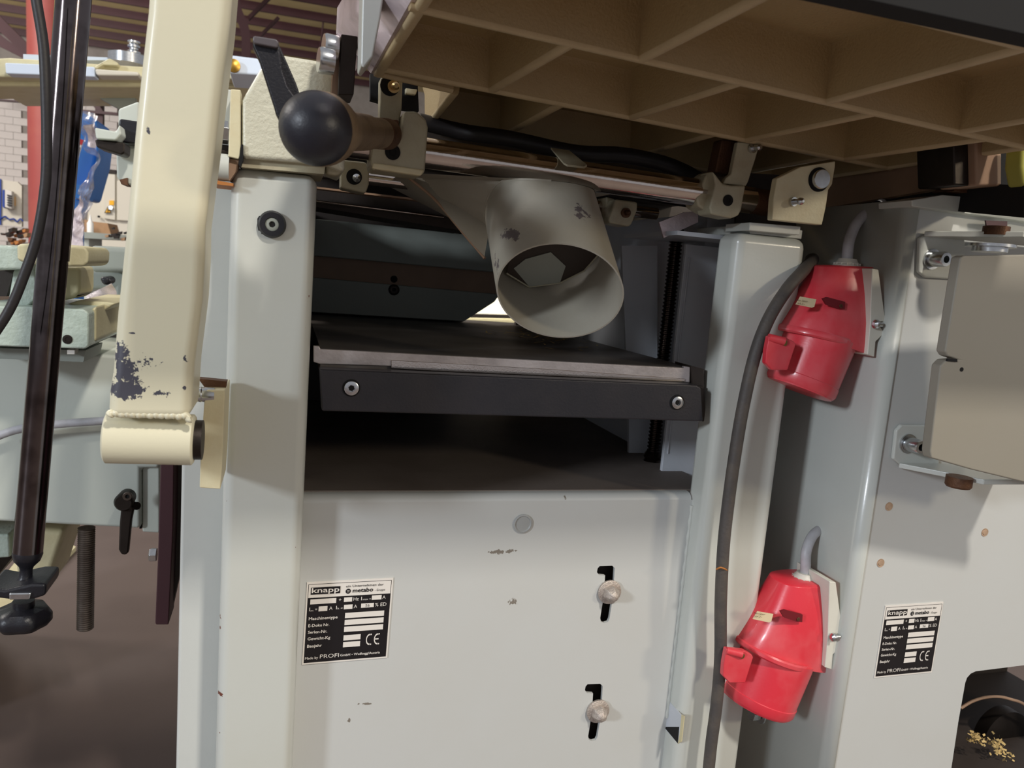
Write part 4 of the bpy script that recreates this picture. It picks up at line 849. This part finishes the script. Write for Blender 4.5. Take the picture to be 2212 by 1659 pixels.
# ------------------------------------------------------------------ red power inlets on the cabinet side
def inlet(name, label, ox, oy, cable, k=1.0):
    """outline drawn for the upper inlet; ox, oy moves it; the body is built round on the plane Y of its axis"""
    YI = .765
    def P(x, y, Y=YI): return W(x+ox, y+oy, Y=Y)
    t = thing(name, label, 'power inlet', P(1850, 700), 'red round power inlets')
    # housing: stack of rounded sections between the cable end and the collar, flat towards the cabinet
    secs = [((1772, 572), (1884, 577), .030), ((1765, 575), (1886, 582), .034), ((1740, 620), (1884, 640), .042), ((1710, 672), (1882, 700), .048), ((1692, 700), (1880, 742), .050), ((1688, 712), (1877, 770), .050)]
    bm = bmesh.new(); rings = []
    for a, b, hw in secs:
        A = P(*a); B = P(*b, Y=YI-.42*hw); B.y = A.y; n = 32; r_ = []
        for i in range(n):
            th = 2*math.pi*i/n; cx_ = math.cos(th); s_ = math.sin(th)
            e = lambda v, pw: math.copysign(abs(v)**pw, v)
            u = (.5-.5*e(cx_, .8)) ; fl = e(s_, .8 if cx_ > 0 else .45)
            r_.append(bm.verts.new(A*(1-u)+B*u+Vector((0, hw*.82*fl, 0))))
        rings.append(r_)
    for a, b in zip(rings, rings[1:]):
        for i in range(n): bm.faces.new((a[i], a[(i+1) % n], b[(i+1) % n], b[i]))
    bm.faces.new(rings[0]); bm.faces.new(rings[-1][::-1])
    hs = finish('housing', bm, M['red'], t, bevel=.0015, angle=50)
    pix('housing_foot', [(1806+ox, 716+oy), (1880+ox, 716+oy), (1874+ox, 766+oy), (1838+ox, 752+oy), (1812+ox, 742+oy)], YI-.030, .06, M['red'], hs, bevel=.003)
    # collar rim
    cA, cB_ = P(1686, 706), P(1822, 742); cc = (cA+cB_)/2; wid = (cB_-cA); axd = Vector((-wid.z*-1, 0, wid.x*-1)).normalized()
    axd = Vector((wid.z, 0, -wid.x)).normalized()
    lathe('collar', cc-axd*.004, axd, [(0, wid.length/2*.97), (.002, wid.length/2*1.0), (.006, wid.length/2*1.0), (.008, wid.length/2*.96)], M['red'], hs, 48)
    # socket barrel with ribs
    sA, sB = P(1694, 720), P(1828, 760); eA, eB = P(1660, 808), P(1792, 843)
    p0 = (sA+sB)/2; p1 = (eA+eB)/2; rad = (sB-sA).length/2*.96; dr = (p1-p0).normalized()
    L0 = (p1-p0).length+.010
    so = lathe('socket_barrel', p0-dr*.01, dr, [(0, rad), (L0*.9, rad*.99), (L0*.9+.0008, rad*1.005), (L0+.004, rad*1.0), (L0+.007, rad*.96), (L0+.007, .001)], M['red'], t, 48)
    # hinged flap cover towards the left front
    cap_ = pix('x', [(0, 0)], 1, 1, M['red']) if 0 else None
    fpts = [(1700+ox, 730+oy), (1716+ox, 738+oy), (1720+ox, 744+oy), (1702+ox, 800+oy), (1668+ox, 800+oy), (1654+ox, 785+oy), (1656+ox, 758+oy), (1662+ox, 726+oy)]
    fl = prism('flap_cover', poly(fpts, YI-.040), (0, .008, 0), M['red'], t, bevel=.0015)
    cyl('hinge_barrel', W(1660+ox, 729+oy, Y=YI-.037), W(1694+ox, 737+oy, Y=YI-.041), .0045, M['red'], fl, n=20)
    lathe('hinge_pin', W(1695+ox, 741+oy, Y=YI-.0405), (.2, -1, 0), [(0, .0032), (.001, .0032), (.001, .0014)], mat('brass_pin', (170, 140, 90), .4, metal=1), fl, 16)
    lathe('flap_lid', p1+dr*.0065, dr, [(0, rad*.94), (.002, rad*.93), (.003, rad*.85)], M['red'], fl, 48)
    # grey wall plate, cranked at the screw
    bp = pix('wall_plate', [(1884+ox, 580+oy), (1898+ox, 582+oy), (1912+ox, 685+oy), (1911+ox, 694+oy), (1896+ox, 696+oy), (1908+ox, 715+oy), (1906+ox, 724+oy), (1892+ox, 738+oy), (1889+ox, 771+oy), (1874+ox, 766+oy), (1880+ox, 700+oy)], YI-.044, .062, M['white'], t, bevel=.001)
    p = W(1893+ox, 700+oy, Y=YI-.048); cyl('screw_shaft', p, p+Vector((.008, 0, 0)), .0026, M['zinc'], bp, n=16); lathe('screw_head', p, (-1, -.2, 0), [(0, .0052), (.003, .0048), (.005, .002)], M['zinc'], bp, 20)
    # flat screw pocket with recess shade put into its dark red, sticker, gland and cable
    yy = YI-.0365
    pk = prism('screw_pocket', poly([(1778+ox, 645+oy), (1788+ox, 642+oy), (1826+ox, 652+oy), (1825+ox, 668+oy), (1812+ox, 667+oy), (1786+ox, 658+oy)], yy-.004), (0, .003, 0), mat('pocket_shade_red', (110, 10, 24), .6), hs)
    cap_screw('pocket_screw', W(1816+ox, 661+oy, Y=yy-.004), (0, -1, 0), .0022, .001, M['rust'], hs)
    st = [W(x+ox, y+oy, Y=YI-.033) for x, y in ((1722, 640), (1756, 646), (1752, 662), (1747, 664), (1713, 657))]
    sk = prism('sticker', [p_-Vector((0, .006-.0002*i, 0)) for i, p_ in enumerate(st)], (0, .001, 0), M['labelc'], hs)
    bm = bmesh.new(); org = W(1719+ox, 643+oy, Y=YI-.0402); u = (W(1752+ox, 648+oy, Y=YI-.0402)-org); v = (W(1713+ox, 657+oy, Y=YI-.0402)-org)
    glyphs(bm, 'Non Sperr', org, u, v, .1, .42, .28, .75); glyphs(bm, '16A 3~', org, u, v, .22, .88, .28, .5); flat('sticker_print', bm, M['rust'], sk)
    gp = P(1829, 574)
    gd = Vector((.02, 0, 1)).normalized()
    lathe('cable_gland', gp-gd*.004, gd, [(0, .0155), (.004, .0155), (.006, .0135), (.007, .0135), (.009, .0115), (.012, .010)], M['white'], t, 40)
    for k_ in range(14):
        a_ = 2*math.pi*k_/14; q = gp+Vector((math.cos(a_)*.0142, math.sin(a_)*.0142, .0))
        cyl('gland_rib', q, q+gd*.003, .0011, M['white'], t, n=6)
    tube('cable', [gp+gd*.004]+[W(*c[:2], Y=c[2]) for c in cable], .0062, M['greycable'], t, sub=10, n=18)
    return t
inlet('power_inlet', 'upper red power inlet on the cabinet side, grey cable curving up to the top edge', 0, 0, [(1831, 545, .765), (1836, 515, .768), (1852, 480, .775), (1880, 453, .785), (1905, 440, .80)])
inlet('power_inlet', 'lower red power inlet on the cabinet side, short grey cable into a round hole', -92, 676, [(1740, 1225, .765), (1742, 1190, .768), (1755, 1158, .775), (1776, 1142, .785), (1800, 1136, .81)])
ph = W(1785, 1140, X=CX); lathe('cable_hole', ph, (-1, 0, 0), [(0, .0085), (.0006, .0085)], M['hole'], CAB, 28)
cb = tube('rubber_cable', [W(1752, 560, Y=.83), W(1755, 562, Y=.80), W(1735, 585, Y=.765), W(1700, 625, Y=.75), W(1660, 690, Y=.745), W(1630, 770, Y=.742), W(1605, 880, Y=.742), W(1588, 980, Y=.742), W(1574, 1080, Y=.742), W(1563, 1180, Y=.742), W(1557, 1300, Y=.742), W(1556, 1420, Y=.742), W(1548, 1520, Y=.742), W(1535, 1620, Y=.742), W(1522, 1760, Y=.742)], .0072, M['rubber'], sub=10, n=20)
tag(cb, 'thick dusty black rubber cable hanging down in front of the right column', 'cable')
tag(tube('twine', [W(1547, 1230, Y=.737), W(1556, 1226, Y=.7335), W(1566, 1229, Y=.734), W(1572, 1233, Y=.738)], .0010, M['orange'], n=6), 'short frayed orange twine tied round the black rubber cable', 'twine')
